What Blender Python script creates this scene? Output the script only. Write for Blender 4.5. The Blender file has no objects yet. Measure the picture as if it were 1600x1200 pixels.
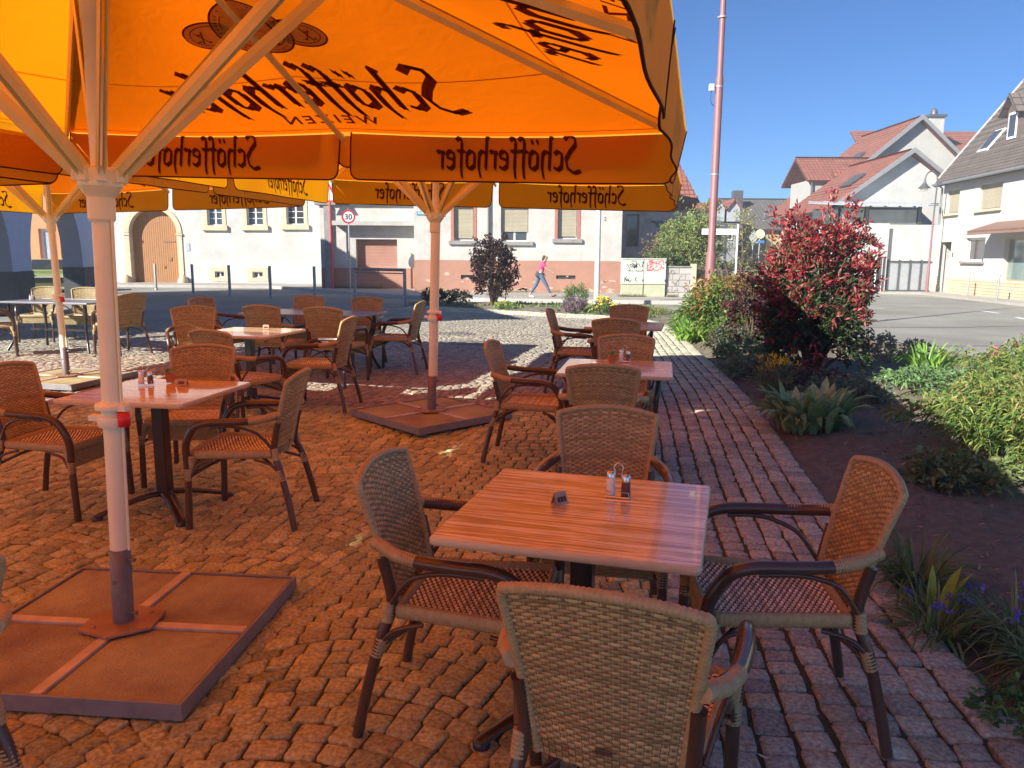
import bpy, math, random
import numpy as np
from mathutils import Vector, Matrix
PI = math.pi
R = random.Random(7)
NR = np.random.RandomState(11)
scn = bpy.context.scene
COL = scn.collection
def rad(d): return math.radians(d)
def sstep(a, b, x):
    t = min(1, max(0, (x - a) / (b - a))); return t * t * (3 - 2 * t)
def zg(x, y):                       # gentle rise of the square
    return .125 * sstep(3.6, 9, y) * (1 - sstep(14, 21, y))

# ------------------------------------------------------------------ materials
MATS = {}
def _new(name):
    m = bpy.data.materials.new(name); m.use_nodes = True
    nt = m.node_tree; b = nt.nodes['Principled BSDF']
    MATS[name] = m
    return m, nt, b
def N(nt, typ, **kw):
    n = nt.nodes.new(typ)
    for k, v in kw.items():
        if k in n.inputs.keys() if isinstance(k, str) else False: n.inputs[k].default_value = v
        else: setattr(n, k, v)
    return n
def mat(name, col, rough=.6, var=.15, scale=6, bump=.0, metal=0, stretch=(1, 1, 1), spec=.5, col2=None, bscale=None, coat=0, detail=6):
    if name in MATS: return MATS[name]
    m, nt, b = _new(name); L = nt.links
    b.inputs['Roughness'].default_value = rough; b.inputs['Metallic'].default_value = metal
    b.inputs['Specular IOR Level'].default_value = spec; b.inputs['Coat Weight'].default_value = coat
    b.inputs['Coat Roughness'].default_value = .08
    tc = N(nt, 'ShaderNodeTexCoord'); mp = N(nt, 'ShaderNodeMapping'); mp.inputs['Scale'].default_value = stretch
    L.new(tc.outputs['Object'], mp.inputs['Vector'])
    nz = N(nt, 'ShaderNodeTexNoise'); nz.inputs['Scale'].default_value = scale; nz.inputs['Detail'].default_value = detail
    nz.inputs['Roughness'].default_value = .65
    L.new(mp.outputs[0], nz.inputs['Vector'])
    rp = N(nt, 'ShaderNodeValToRGB')
    c2 = col2 or tuple(c * (1 - var) for c in col)
    c1 = col if col2 else tuple(min(1, c * (1 + var)) for c in col)
    rp.color_ramp.elements[0].position = .3; rp.color_ramp.elements[1].position = .7
    rp.color_ramp.elements[0].color = (*c2, 1); rp.color_ramp.elements[1].color = (*c1, 1)
    L.new(nz.outputs['Fac'], rp.inputs['Fac']); L.new(rp.outputs['Color'], b.inputs['Base Color'])
    if bump:
        n2 = N(nt, 'ShaderNodeTexNoise'); n2.inputs['Scale'].default_value = bscale or scale * 6; n2.inputs['Detail'].default_value = 8
        L.new(mp.outputs[0], n2.inputs['Vector'])
        bp = N(nt, 'ShaderNodeBump'); bp.inputs['Strength'].default_value = bump; bp.inputs['Distance'].default_value = .02
        L.new(n2.outputs['Fac'], bp.inputs['Height']); L.new(bp.outputs['Normal'], b.inputs['Normal'])
    return m
def attr_mat(name, rough=.6, bump=0, bscale=60, var=.2, vscale=30, transl=0, spec=.4, attr='col', coat=0):
    if name in MATS: return MATS[name]
    m, nt, b = _new(name); L = nt.links
    b.inputs['Roughness'].default_value = rough; b.inputs['Specular IOR Level'].default_value = spec
    b.inputs['Coat Weight'].default_value = coat
    a = N(nt, 'ShaderNodeAttribute'); a.attribute_name = attr
    tc = N(nt, 'ShaderNodeTexCoord')
    nz = N(nt, 'ShaderNodeTexNoise'); nz.inputs['Scale'].default_value = vscale; nz.inputs['Detail'].default_value = 6
    L.new(tc.outputs['Object'], nz.inputs['Vector'])
    mr = N(nt, 'ShaderNodeMapRange'); mr.inputs['From Min'].default_value = .3; mr.inputs['From Max'].default_value = .7
    mr.inputs['To Min'].default_value = 1 - var; mr.inputs['To Max'].default_value = 1 + var
    L.new(nz.outputs['Fac'], mr.inputs['Value'])
    vm = N(nt, 'ShaderNodeVectorMath'); vm.operation = 'SCALE'
    L.new(a.outputs['Color'], vm.inputs[0]); L.new(mr.outputs[0], vm.inputs['Scale'])
    L.new(vm.outputs[0], b.inputs['Base Color'])
    if bump:
        n2 = N(nt, 'ShaderNodeTexNoise'); n2.inputs['Scale'].default_value = bscale; n2.inputs['Detail'].default_value = 8
        n2.inputs['Roughness'].default_value = .7
        L.new(tc.outputs['Object'], n2.inputs['Vector'])
        bp = N(nt, 'ShaderNodeBump'); bp.inputs['Strength'].default_value = bump; bp.inputs['Distance'].default_value = .01
        L.new(n2.outputs['Fac'], bp.inputs['Height']); L.new(bp.outputs['Normal'], b.inputs['Normal'])
    if transl:
        tr = N(nt, 'ShaderNodeBsdfTranslucent'); L.new(vm.outputs[0], tr.inputs['Color'])
        mx = N(nt, 'ShaderNodeMixShader'); mx.inputs[0].default_value = transl
        out = nt.nodes['Material Output']
        L.new(b.outputs[0], mx.inputs[1]); L.new(tr.outputs[0], mx.inputs[2]); L.new(mx.outputs[0], out.inputs[0])
    return m
def fabric(name, col, tcol, fac=.55, bump=.15):
    m, nt, b = _new(name); L = nt.links
    tc = N(nt, 'ShaderNodeTexCoord')
    nz = N(nt, 'ShaderNodeTexNoise'); nz.inputs['Scale'].default_value = 2.2; nz.inputs['Detail'].default_value = 5
    L.new(tc.outputs['Object'], nz.inputs['Vector'])
    mr = N(nt, 'ShaderNodeMapRange'); mr.inputs['To Min'].default_value = .9; mr.inputs['To Max'].default_value = 1.08
    L.new(nz.outputs['Fac'], mr.inputs['Value'])
    def sc(c):
        v = N(nt, 'ShaderNodeVectorMath'); v.operation = 'SCALE'; v.inputs[0].default_value = c
        L.new(mr.outputs[0], v.inputs['Scale']); return v.outputs[0]
    L.new(sc(col), b.inputs['Base Color']); b.inputs['Roughness'].default_value = .75; b.inputs['Specular IOR Level'].default_value = .25
    n2 = N(nt, 'ShaderNodeTexNoise'); n2.inputs['Scale'].default_value = 7; n2.inputs['Detail'].default_value = 3; n2.inputs['Distortion'].default_value = 1.5
    L.new(tc.outputs['Object'], n2.inputs['Vector'])
    bp = N(nt, 'ShaderNodeBump'); bp.inputs['Strength'].default_value = bump; bp.inputs['Distance'].default_value = .05
    L.new(n2.outputs['Fac'], bp.inputs['Height']); L.new(bp.outputs[0], b.inputs['Normal'])
    t = N(nt, 'ShaderNodeBsdfTranslucent'); L.new(sc(tcol), t.inputs['Color']); L.new(bp.outputs[0], t.inputs['Normal'])
    mx = N(nt, 'ShaderNodeMixShader'); mx.inputs[0].default_value = fac
    L.new(b.outputs[0], mx.inputs[1]); L.new(t.outputs[0], mx.inputs[2]); L.new(mx.outputs[0], nt.nodes['Material Output'].inputs[0])
    return m
def glassmat(name, col=(.05, .06, .07), rough=.05):
    m = mat(name, col, rough=rough, var=.25, scale=1.5, spec=.8, coat=.5); return m

# ------------------------------------------------------------------ mesh builder
class MB:
    def __init__(s): s.v = []; s.f = []; s.sm = []; s.mi = []; s.M = Matrix.Identity(4)
    def add(s, vs, fs, smooth=False, mi=0):
        o = len(s.v); s.v += [tuple(s.M @ Vector(p)) for p in vs]
        for f in fs: s.f.append([o + i for i in f]); s.sm.append(smooth); s.mi.append(mi)
    def box(s, c, d, rz=0, mi=0, taper=1):
        x, y, z = [k / 2 for k in d]; m = Matrix.Translation(c) @ Matrix.Rotation(rz, 4, 'Z')
        vs = [m @ Vector((a * x * (taper if e > 0 else 1), b * y * (taper if e > 0 else 1), e * z)) for e in (-1, 1) for a, b in ((-1, -1), (1, -1), (1, 1), (-1, 1))]
        s.add(vs, [(3, 2, 1, 0), (4, 5, 6, 7), (0, 1, 5, 4), (1, 2, 6, 5), (2, 3, 7, 6), (3, 0, 4, 7)], mi=mi)
    def bb(s, x0, x1, y0, y1, z0, z1, mi=0): s.box(((x0 + x1) / 2, (y0 + y1) / 2, (z0 + z1) / 2), (abs(x1 - x0), abs(y1 - y0), abs(z1 - z0)), mi=mi)
    def tube(s, pts, r, n=8, closed=False, caps=True, mi=0, sq=None, up=None, smooth=True):
        pts = [Vector(p) for p in pts]; k = len(pts)
        rs = r if isinstance(r, (list, tuple)) else [r] * k
        vs = []; ref = None
        for i, p in enumerate(pts):
            a = pts[(i - 1) % k] if (closed or i > 0) else p
            b = pts[(i + 1) % k] if (closed or i < k - 1) else p
            t = (b - a).normalized()
            if up is not None: ref = Vector(up)
            elif ref is None: ref = Vector((0, 0, 1)) if abs(t.z) < .9 else Vector((1, 0, 0))
            u = (ref - t * ref.dot(t)).normalized(); w = t.cross(u)
            if up is None: ref = u
            for j in range(n):
                an = 2 * PI * j / n
                ca, sa = math.cos(an), math.sin(an)
                q = sq or (1, 1)
                vs.append(p + (u * ca * q[0] + w * sa * q[1]) * rs[i])
        fs = []
        m = k if closed else k - 1
        for i in range(m):
            for j in range(n):
                a = i * n + j; b = i * n + (j + 1) % n; c = ((i + 1) % k) * n + (j + 1) % n; d = ((i + 1) % k) * n + j
                fs.append((a, b, c, d))
        s.add(vs, fs, smooth, mi)
        if caps and not closed:
            s.add(vs[:n], [tuple(range(n))[::-1]], False, mi); s.add(vs[-n:], [tuple(range(n))], False, mi)
    def lathe(s, prof, n=16, c=(0, 0, 0), mi=0, smooth=True):
        vs = []; k = len(prof)
        for r, z in prof:
            for j in range(n):
                a = 2 * PI * j / n; vs.append((c[0] + r * math.cos(a), c[1] + r * math.sin(a), c[2] + z))
        fs = [(i * n + j, i * n + (j + 1) % n, (i + 1) * n + (j + 1) % n, (i + 1) * n + j) for i in range(k - 1) for j in range(n)]
        s.add(vs, fs, smooth, mi); s.add(vs[:n], [tuple(range(n))[::-1]], False, mi); s.add(vs[-n:], [tuple(range(n))], False, mi)
    def prism(s, poly, z0, z1, mi=0):
        n = len(poly); vs = [(x, y, z0) for x, y in poly] + [(x, y, z1) for x, y in poly]
        s.add(vs, [tuple(range(n))[::-1], tuple(range(n, 2 * n))] + [(i, (i + 1) % n, n + (i + 1) % n, n + i) for i in range(n)], mi=mi)
    def slab(s, pts, th, mi=0):     # planar polygon given thickness along its normal
        p = [Vector(q) for q in pts]; nn = (p[1] - p[0]).cross(p[2] - p[0]).normalized() * th; n = len(p)
        s.add(p + [q - nn for q in p], [tuple(range(n)), tuple(range(n, 2 * n))[::-1]] + [(i, n + i, n + (i + 1) % n, (i + 1) % n) for i in range(n)], mi=mi)
    def xz(s, poly, y0, y1, mi=0):  # polygon in xz, extruded in y
        n = len(poly); vs = [(x, y0, z) for x, z in poly] + [(x, y1, z) for x, z in poly]
        s.add(vs, [tuple(range(n)), tuple(range(n, 2 * n))[::-1]] + [((i + 1) % n, i, n + i, n + (i + 1) % n) for i in range(n)], mi=mi)
    def build(s, name, mats, parent=None, bevel=0, loc=None, rz=0):
        me = bpy.data.meshes.new(name); me.from_pydata(s.v, [], s.f)
        for m in (mats if isinstance(mats, (list, tuple)) else [mats]): me.materials.append(m)
        me.polygons.foreach_set('use_smooth', s.sm); me.polygons.foreach_set('material_index', s.mi); me.update()
        o = bpy.data.objects.new(name, me); COL.objects.link(o)
        if parent: o.parent = parent
        if loc: o.location = loc
        o.rotation_euler.z = rz
        if bevel:
            b = o.modifiers.new('bevel', 'BEVEL'); b.width = bevel; b.segments = 2; b.limit_method = 'ANGLE'
        return o
def npmesh(name, V, F, m, parent=None, col=None, smooth=False, loc=None):
    me = bpy.data.meshes.new(name); V = np.asarray(V, np.float32); 
    me.vertices.add(len(V)); me.vertices.foreach_set('co', V.ravel())
    if isinstance(F, np.ndarray): Fs = [F]
    else: Fs = F
    nl = sum(f.size for f in Fs); npn = sum(len(f) for f in Fs)
    me.loops.add(nl); me.polygons.add(npn)
    me.loops.foreach_set('vertex_index', np.concatenate([f.ravel() for f in Fs]).astype(np.int32))
    st = []; o = 0
    for f in Fs: st.append(o + np.arange(len(f)) * f.shape[1]); o += f.size
    me.polygons.foreach_set('loop_start', np.concatenate(st).astype(np.int32))
    me.polygons.foreach_set('use_smooth', np.full(npn, smooth))
    me.update(calc_edges=True); me.validate()
    if col is not None:
        a = me.color_attributes.new('col', 'FLOAT_COLOR', 'POINT')
        c = np.ones((len(V), 4), np.float32); c[:, :3] = col; a.data.foreach_set('color', c.ravel())
    me.materials.append(m)
    ob = bpy.data.objects.new(name, me); COL.objects.link(ob)
    if parent: ob.parent = parent
    if loc: ob.location = loc
    return ob
def tag(o, label=None, cat=None, group=None, kind=None):
    if label: o['label'] = label
    if cat: o['category'] = cat
    if group: o['group'] = group
    if kind: o['kind'] = kind
    return o
def thing(name, label, cat, loc=(0, 0, 0), rz=0, group=None):
    o = bpy.data.objects.new(name, None); COL.objects.link(o); o.empty_display_size = .1
    o.location = loc; o.rotation_euler.z = rz
    return tag(o, label, cat, group)
def kids(o): return [c for c in COL.objects if c.parent == o]
def dup(root, loc, rz, label, group=None, rx=None):
    def cp(o, p):
        c = o.copy(); COL.objects.link(c)
        if p: c.parent = p
        for ch in CH.get(o.name, []): cp(ch, c)
        return c
    CH = {}
    for o in COL.objects:
        if o.parent: CH.setdefault(o.parent.name, []).append(o)
    r = cp(root, None); r.location = loc; r.rotation_euler.z = rz; r['label'] = label
    if group: r['group'] = group
    return r

# ------------------------------------------------------------------ camera, light, sky
cd = bpy.data.cameras.new('camera'); cam = bpy.data.objects.new('camera', cd); COL.objects.link(cam)
cd.sensor_width = 36; cd.lens = 27; cd.clip_start = .05; cd.clip_end = 3000
cam.rotation_mode = 'QUATERNION'
cam.matrix_world = Matrix.Translation((0, 0, 1.58)) @ Matrix.Rotation(rad(90 - 9.4), 4, 'X') @ Matrix.Rotation(rad(.4), 4, 'Z')
scn.camera = cam
SX, SY, EL = -1.31, -1.08, rad(30.5)
sd = Vector((SX, SY, 0)).normalized() * math.cos(EL) + Vector((0, 0, math.sin(EL)))
ld = bpy.data.lights.new('sun', 'SUN'); ld.energy = 5.0; ld.angle = rad(.53); ld.color = (1, .93, .82)
lo = bpy.data.objects.new('sun', ld); COL.objects.link(lo); lo.rotation_euler = sd.to_track_quat('Z', 'Y').to_euler(); lo.location = (0, 0, 30)
w = bpy.data.worlds.new('World'); scn.world = w; w.use_nodes = True; nt = w.node_tree
sky = nt.nodes.new('ShaderNodeTexSky'); sky.sky_type = 'NISHITA'; sky.sun_disc = False; sky.sun_elevation = EL
sky.sun_rotation = math.atan2(SX, SY); sky.air_density = .9; sky.dust_density = 0; sky.ozone_density = 4.5; sky.altitude = 1500
bg = nt.nodes['Background']; bg.inputs['Strength'].default_value = .062
tint = nt.nodes.new('ShaderNodeVectorMath'); tint.operation = 'MULTIPLY'; tint.inputs[1].default_value = (.39, .70, .96)
nt.links.new(sky.outputs[0], tint.inputs[0]); nt.links.new(tint.outputs[0], bg.inputs['Color'])
vs = scn.view_settings; scn.display_settings.display_device = 'sRGB'
vs.view_transform = 'Standard'; vs.look = 'None'; vs.exposure = 1.25; vs.gamma = 1
scn.cycles.max_bounces = 8; scn.cycles.diffuse_bounces = 4; scn.cycles.use_denoising = True
scn.cycles.sample_clamp_indirect = 8

# ------------------------------------------------------------------ ground
GX = Vector((.972, -.235, 0)); GY = Vector((.235, .972, 0)); GA = math.atan2(-.235, .972)
EDGE = [(.9, -2), (1.55, 1), (1.73, 2.36), (2.03, 4.67), (2.51, 7.99), (2.96, 12.17), (3.42, 16.4), (3.55, 18.6), (3.2, 20.3), (2.4, 21.2), (1.2, 21.9), (-1.2, 23.6), (-3.4, 25)]
def catmull(P, n=8):
    out = []
    for i in range(len(P) - 1):
        p0 = np.array(P[max(i - 1, 0)]); p1 = np.array(P[i]); p2 = np.array(P[i + 1]); p3 = np.array(P[min(i + 2, len(P) - 1)])
        for k in range(n):
            t = k / n; out.append(.5 * ((2 * p1) + (-p0 + p2) * t + (2 * p0 - 5 * p1 + 4 * p2 - p3) * t * t + (-p0 + 3 * p1 - 3 * p2 + p3) * t ** 3))
    out.append(np.array(P[-1])); return np.array(out)
EC = catmull(EDGE); SEG = EC[1:] - EC[:-1]; SL = np.linalg.norm(SEG, axis=1); CUM = np.concatenate([[0], np.cumsum(SL)])
def edge_sd(P):         # signed distance left (+) of the bed edge
    P = np.atleast_2d(P); best = np.full(len(P), 1e9); sg = np.zeros(len(P))
    for a, s, l in zip(EC[:-1], SEG, SL):
        d = P - a; t = np.clip((d @ s) / (l * l), 0, 1); q = d - t[:, None] * s; dd = np.hypot(q[:, 0], q[:, 1])
        cr = s[0] * d[:, 1] - s[1] * d[:, 0]
        m = dd < best - 1e-9; best[m] = dd[m]; sg[m] = np.sign(cr[m])
    return best * sg
def edge_pt(s, off):
    i = min(max(int(np.searchsorted(CUM, s) - 1), 0), len(SL) - 1); t = (s - CUM[i]) / SL[i]
    p = EC[i] + SEG[i] * t
    j = max(i - 1, 0) if t < .5 else min(i + 1, len(SL) - 1)
    d = SEG[i] / SL[i]; n = np.array((-d[1], d[0])); return p + n * off
ZGv = np.vectorize(lambda y: zg(0, y))
def zground(P):
    P = np.atleast_2d(P); z = ZGv(P[:, 1]); d = edge_sd(P)
    return z - .035 * np.exp(-((d - .85) / .38) ** 2) + .02 * np.exp(-(d / .25) ** 2)

mb = MB(); mb.add([(-120, -60, -.12), (125, -60, -.12), (125, 190, -.12), (-120, 190, -.12)], [(0, 1, 2, 3)])
tag(mb.build('ground', mat('earth', (.16, .14, .08), .95, .3, .2, col2=(.08, .1, .04))), kind='structure')

def asphalt():
    m, nt, b = _new('asphalt'); L = nt.links; b.inputs['Roughness'].default_value = .9; b.inputs['Specular IOR Level'].default_value = .3
    tc = N(nt, 'ShaderNodeTexCoord')
    a = N(nt, 'ShaderNodeTexNoise'); a.inputs['Scale'].default_value = .35; a.inputs['Detail'].default_value = 5
    c = N(nt, 'ShaderNodeTexNoise'); c.inputs['Scale'].default_value = 45; c.inputs['Detail'].default_value = 3
    L.new(tc.outputs['Object'], a.inputs['Vector']); L.new(tc.outputs['Object'], c.inputs['Vector'])
    rp = N(nt, 'ShaderNodeValToRGB'); rp.color_ramp.elements[0].color = (.21, .205, .185, 1); rp.color_ramp.elements[1].color = (.29, .285, .26, 1)
    rp.color_ramp.elements[0].position = .35; rp.color_ramp.elements[1].position = .65
    L.new(a.outputs['Fac'], rp.inputs['Fac'])
    mr = N(nt, 'ShaderNodeMapRange'); mr.inputs['From Min'].default_value = .3; mr.inputs['From Max'].default_value = .7; mr.inputs['To Min'].default_value = .72; mr.inputs['To Max'].default_value = 1.25
    L.new(c.outputs['Fac'], mr.inputs['Value'])
    v = N(nt, 'ShaderNodeVectorMath'); v.operation = 'SCALE'; L.new(rp.outputs[0], v.inputs[0]); L.new(mr.outputs[0], v.inputs['Scale'])
    L.new(v.outputs[0], b.inputs['Base Color'])
    bp = N(nt, 'ShaderNodeBump'); bp.inputs['Strength'].default_value = .3; bp.inputs['Distance'].default_value = .01
    L.new(c.outputs['Fac'], bp.inputs['Height']); L.new(bp.outputs[0], b.inputs['Normal'])
    return m
mb = MB(); mb.add([(-70, -30, -.05), (80, -30, -.05), (80, 160, -.05), (-70, 160, -.05)], [(0, 1, 2, 3)])
tag(mb.build('road', asphalt()), kind='structure')

# cobble joints: a fine sheet following the square
STONE_LIM = [(-40, 15.6), (-7, 16), (-3.4, 25)]
def in_cob(P):
    x, y = P[:, 0], P[:, 1]
    lim = np.interp(x, [-40, -7, -3.6, 4], [15.6, 16.5, 24.8, 25])
    return (y < lim) & (edge_sd(P) > 0)
xs = np.arange(-16, 4.01, .25); ys = np.arange(-3, 25.3, .25)
gxx, gyy = np.meshgrid(xs, ys); P = np.stack([gxx.ravel(), gyy.ravel()], 1)
nx, ny = len(xs), len(ys)
keep = in_cob(P) | (np.abs(edge_sd(P)) < .3) & (P[:, 1] < 25)
Z = zground(P) - .0115 - .12 * (edge_sd(P) < -.02) + (NR.rand(len(P)) - .5) * .006
Zb = np.where(keep, Z, -.09)
idx = np.arange(nx * ny).reshape(ny, nx)
F = np.stack([idx[:-1, :-1], idx[:-1, 1:], idx[1:, 1:], idx[1:, :-1]], -1).reshape(-1, 4)
F = F[keep[F].all(1)]
jm = mat('joint_sand', (.12, .10, .06), .95, .3, 9, bump=.8, bscale=120, col2=(.06, .08, .025))
tag(npmesh('paving_joints', np.column_stack([P, Zb]), F, jm), kind='structure')

RING = []
def sq_ring(n, k=.55):      # rounded square ring in [-1,1]^2
    out = []
    for i in range(n):
        a = 2 * PI * (i + .5) / n; c, s_ = math.cos(a), math.sin(a)
        e = 2 / 8.5; out.append((math.copysign(abs(c) ** e, c), math.copysign(abs(s_) ** e, s_)))
    return np.array(out)
def stones(Q, name, cols, hi, m):
    """Q (N,4,2) stone quads ccw; domed rough blocks"""
    Nn = len(Q); n = 12 if hi else 8; rg = sq_ring(n)
    levels = [(.99, -.045), (1.0, -.008), (.95, -.0015), (.62, 0.001)] if hi else [(.99, -.04), (.98, -.006), (.72, .0)]
    V = []
    jit = (NR.rand(Nn, n, 2) - .5) * (.15 if hi else .12)
    tilt = (NR.rand(Nn, 2) - .5) * .007; dz = (NR.rand(Nn) - .5) * .006
    cx = Q.mean(1); base = zground(cx)
    for li, (sc, z) in enumerate(levels + [(0, .003)]):
        if sc == 0: ab = np.zeros((Nn, 1, 2))
        else: ab = rg[None] * sc + jit * (1 if li < 3 else .5) * sc
        a, b = ab[..., 0], ab[..., 1]
        w = [(1 - a) * (1 - b) / 4, (1 + a) * (1 - b) / 4, (1 + a) * (1 + b) / 4, (1 - a) * (1 + b) / 4]
        p = sum(w[k][..., None] * Q[:, k][:, None] for k in range(4))
        zz = base[:, None] + dz[:, None] + z + tilt[:, :1] * a + tilt[:, 1:] * b + (NR.rand(*a.shape) - .5) * (.0065 if li in (3, 4) else .002)
        V.append(np.concatenate([p, zz[..., None]], -1))
    V = np.concatenate(V, 1); per = V.shape[1]; L = len(levels)
    f4 = np.array([[l * n + i, l * n + (i + 1) % n, (l + 1) * n + (i + 1) % n, (l + 1) * n + i] for l in range(L - 1) for i in range(n)])
    f3 = np.array([[(L - 1) * n + i, (L - 1) * n + (i + 1) % n, per - 1] for i in range(n)])
    off = np.arange(Nn)[:, None, None] * per
    C3 = np.repeat(cols, per, 0)
    return tag(npmesh(name, V.reshape(-1, 3), [(f4[None] + off).reshape(-1, 4), (f3[None] + off).reshape(-1, 3)], m, col=C3, smooth=True), kind='structure')
# segmental arcs
W_, PT = 1.18, .100; Rr = .86
Qs = []
gx2, gy2 = np.array(GX[:2]), np.array(GY[:2])
half = math.asin(W_ / 2 / Rr)
for strip in range(-14, 6):
    s0 = strip * W_ + .1
    for row in range(-16, 266):
        t0 = row * PT + (strip % 2) * .05
        cen = gx2 * s0 + gy2 * t0
        if cen[1] > 26 or cen[0] < -.80 * cen[1] - 2.2 or cen[1] < -.2 : continue
        if cen[1] > 10 and cen[0] < -.72 * cen[1] - 1: continue
        nst = R.choice([11, 12, 12]); ws = np.array([R.uniform(.85, 1.2) for _ in range(nst)]); ws = ws / ws.sum() * 2 * half
        a = -half
        for k in range(nst):
            a0, a1 = a, a + ws[k]; a = a1
            g = .004 / Rr
            def pt(an, dr):
                sx = math.sin(an) * (Rr + dr) ; ty = (math.cos(an)) * (Rr + dr) - Rr
                # vertical thickness keeps rows nested
                return gx2 * (s0 + math.sin(an) * Rr) + gy2 * (t0 + math.cos(an) * Rr - Rr + dr) + gx2 * math.sin(an) * dr * .5
            h = PT / 2 * .96 if abs((a0 + a1) / 2) < .5 else PT / 2 * .94
            j = lambda: R.uniform(-.0065, .0065)
            q = [pt(a0 + g, -h + j()), pt(a1 - g, -h + j()), pt(a1 - g, h + j()), pt(a0 + g, h + j())]
            Qs.append(q)
Q = np.array(Qs); cen = Q.mean(1); sdv = edge_sd(cen)
ok = in_cob(cen) & (sdv > 1.10) & (cen[:, 1] > .3); Q = Q[ok]; cen = cen[ok]
def stone_cols(n, pal):
    pal = np.array(pal); c = pal[NR.randint(0, len(pal), n)]; return c * (.8 + .4 * NR.rand(n, 1))
sm = attr_mat('granite_cobble', .66, bump=1.0, bscale=75, var=.42, vscale=60, spec=.3)
pal = [(.46, .49, .26), (.42, .45, .24), (.49, .52, .28), (.36, .40, .22), (.46, .45, .24)]  # parasol light put into the colour: near stones paler, greener than sunlit far ones
near = cen[:, 1] < 7.5
stones(Q[near], 'cobblestones', stone_cols(near.sum(), pal), True, sm)
far = ~near
stones(Q[far], 'cobblestone_square', stone_cols(far.sum(), [(.33, .30, .24), (.30, .27, .22), (.36, .32, .25), (.28, .26, .21)]), False, sm)
# band of straight rows along the bed
Qs = []; cl = []
rows = [(.0, .15), (.155, .27), (.275, .385), (.39, .50), (.505, .62), (.63, .75), (.76, .88), (.89, 1.0), (1.01, 1.13)]
for ri, (o0, o1) in enumerate(rows):
    s = R.uniform(0, .1)
    while s < CUM[-1] - .3:
        l = R.uniform(.085, .15) if ri else R.uniform(.11, .17)
        j = lambda: R.uniform(-.008, .008)
        g = .003
        Qs.append([edge_pt(s + g, o1 - g + j()), edge_pt(s + g, o0 + g + j()), edge_pt(s + l - g, o0 + g + j()), edge_pt(s + l - g, o1 - g + j())])
        red = ri < 6
        c = (.50, .47, .36) if red else (.42, .43, .37)
        if R.random() < .25: c = (.43, .42, .34)
        cl.append(np.array(c) * R.uniform(.78, 1.22)); s += l
Q = np.array(Qs); cl = np.array(cl)
k = (Q.mean(1)[:, 1] > .4) & (Q.mean(1)[:, 1] < 9); stones(Q[k], 'border_stones', cl[k], True, sm)
k = (Q.mean(1)[:, 1] >= 9); stones(Q[k], 'border_stone_rows', cl[k], False, sm)

# bed soil
BED = [(p[0], p[1]) for p in EC] + [(-3.6, 26.3), (0, 26.2), (4.4, 24.6), (5.4, 20), (6.6, 12.2), (8.6, 5), (10, -3)]
BP = np.array(BED)
def in_poly(P, poly):
    x, y = P[:, 0], P[:, 1]; ins = np.zeros(len(P), bool); j = len(poly) - 1
    for i in range(len(poly)):
        xi, yi = poly[i]; xj, yj = poly[j]
        c = ((yi > y) != (yj > y)) & (x < (xj - xi) * (y - yi) / (yj - yi + 1e-12) + xi); ins ^= c; j = i
    return ins
def vnoise(P, sc, seed):
    r = np.random.RandomState(seed); T = r.rand(64, 64); q = P * sc; i = np.floor(q).astype(int); f = q - i; f = f * f * (3 - 2 * f)
    g = lambda a, b: T[(i[:, 0] + a) % 64, (i[:, 1] + b) % 64]
    return (g(0, 0) * (1 - f[:, 0]) * (1 - f[:, 1]) + g(1, 0) * f[:, 0] * (1 - f[:, 1]) + g(0, 1) * (1 - f[:, 0]) * f[:, 1] + g(1, 1) * f[:, 0] * f[:, 1]) - .5
def zbed(P):
    d = -edge_sd(P); return ZGv(P[:, 1]) - .03 + .09 * np.clip(d / .6, 0, 1) + vnoise(P, 1.3, 1) * .05 + vnoise(P, 6, 2) * .03 + vnoise(P, 17, 3) * .018
xs = np.arange(-4, 10.2, .05); ys = np.concatenate([np.arange(.5, 12, .05), np.arange(12, 26.6, .12)])
gxx, gyy = np.meshgrid(xs, ys); P = np.stack([gxx.ravel(), gyy.ravel()], 1); nx, ny = len(xs), len(ys)
keep = in_poly(P, BED) | ((np.abs(edge_sd(P)) < .06))
idx = np.arange(nx * ny).reshape(ny, nx); F = np.stack([idx[:-1, :-1], idx[:-1, 1:], idx[1:, 1:], idx[1:, :-1]], -1).reshape(-1, 4)
F = F[keep[F].all(1)]
used = np.unique(F); rem = np.full(nx * ny, -1); rem[used] = np.arange(len(used))
soil = mat('mulch_soil', (.24, .21, .15), .95, .4, 14, bump=1.0, bscale=90, col2=(.13, .11, .08))
tag(npmesh('bed_soil', np.column_stack([P[used], zbed(P[used])]), rem[F], soil, smooth=True), kind='structure')
def gz(x, y):
    p = np.array([[x, y]])
    if edge_sd(p)[0] < 0 and in_poly(p, BED)[0]: return float(zbed(p)[0])
    return float(ZGv(np.array([y]))[0])
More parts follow.
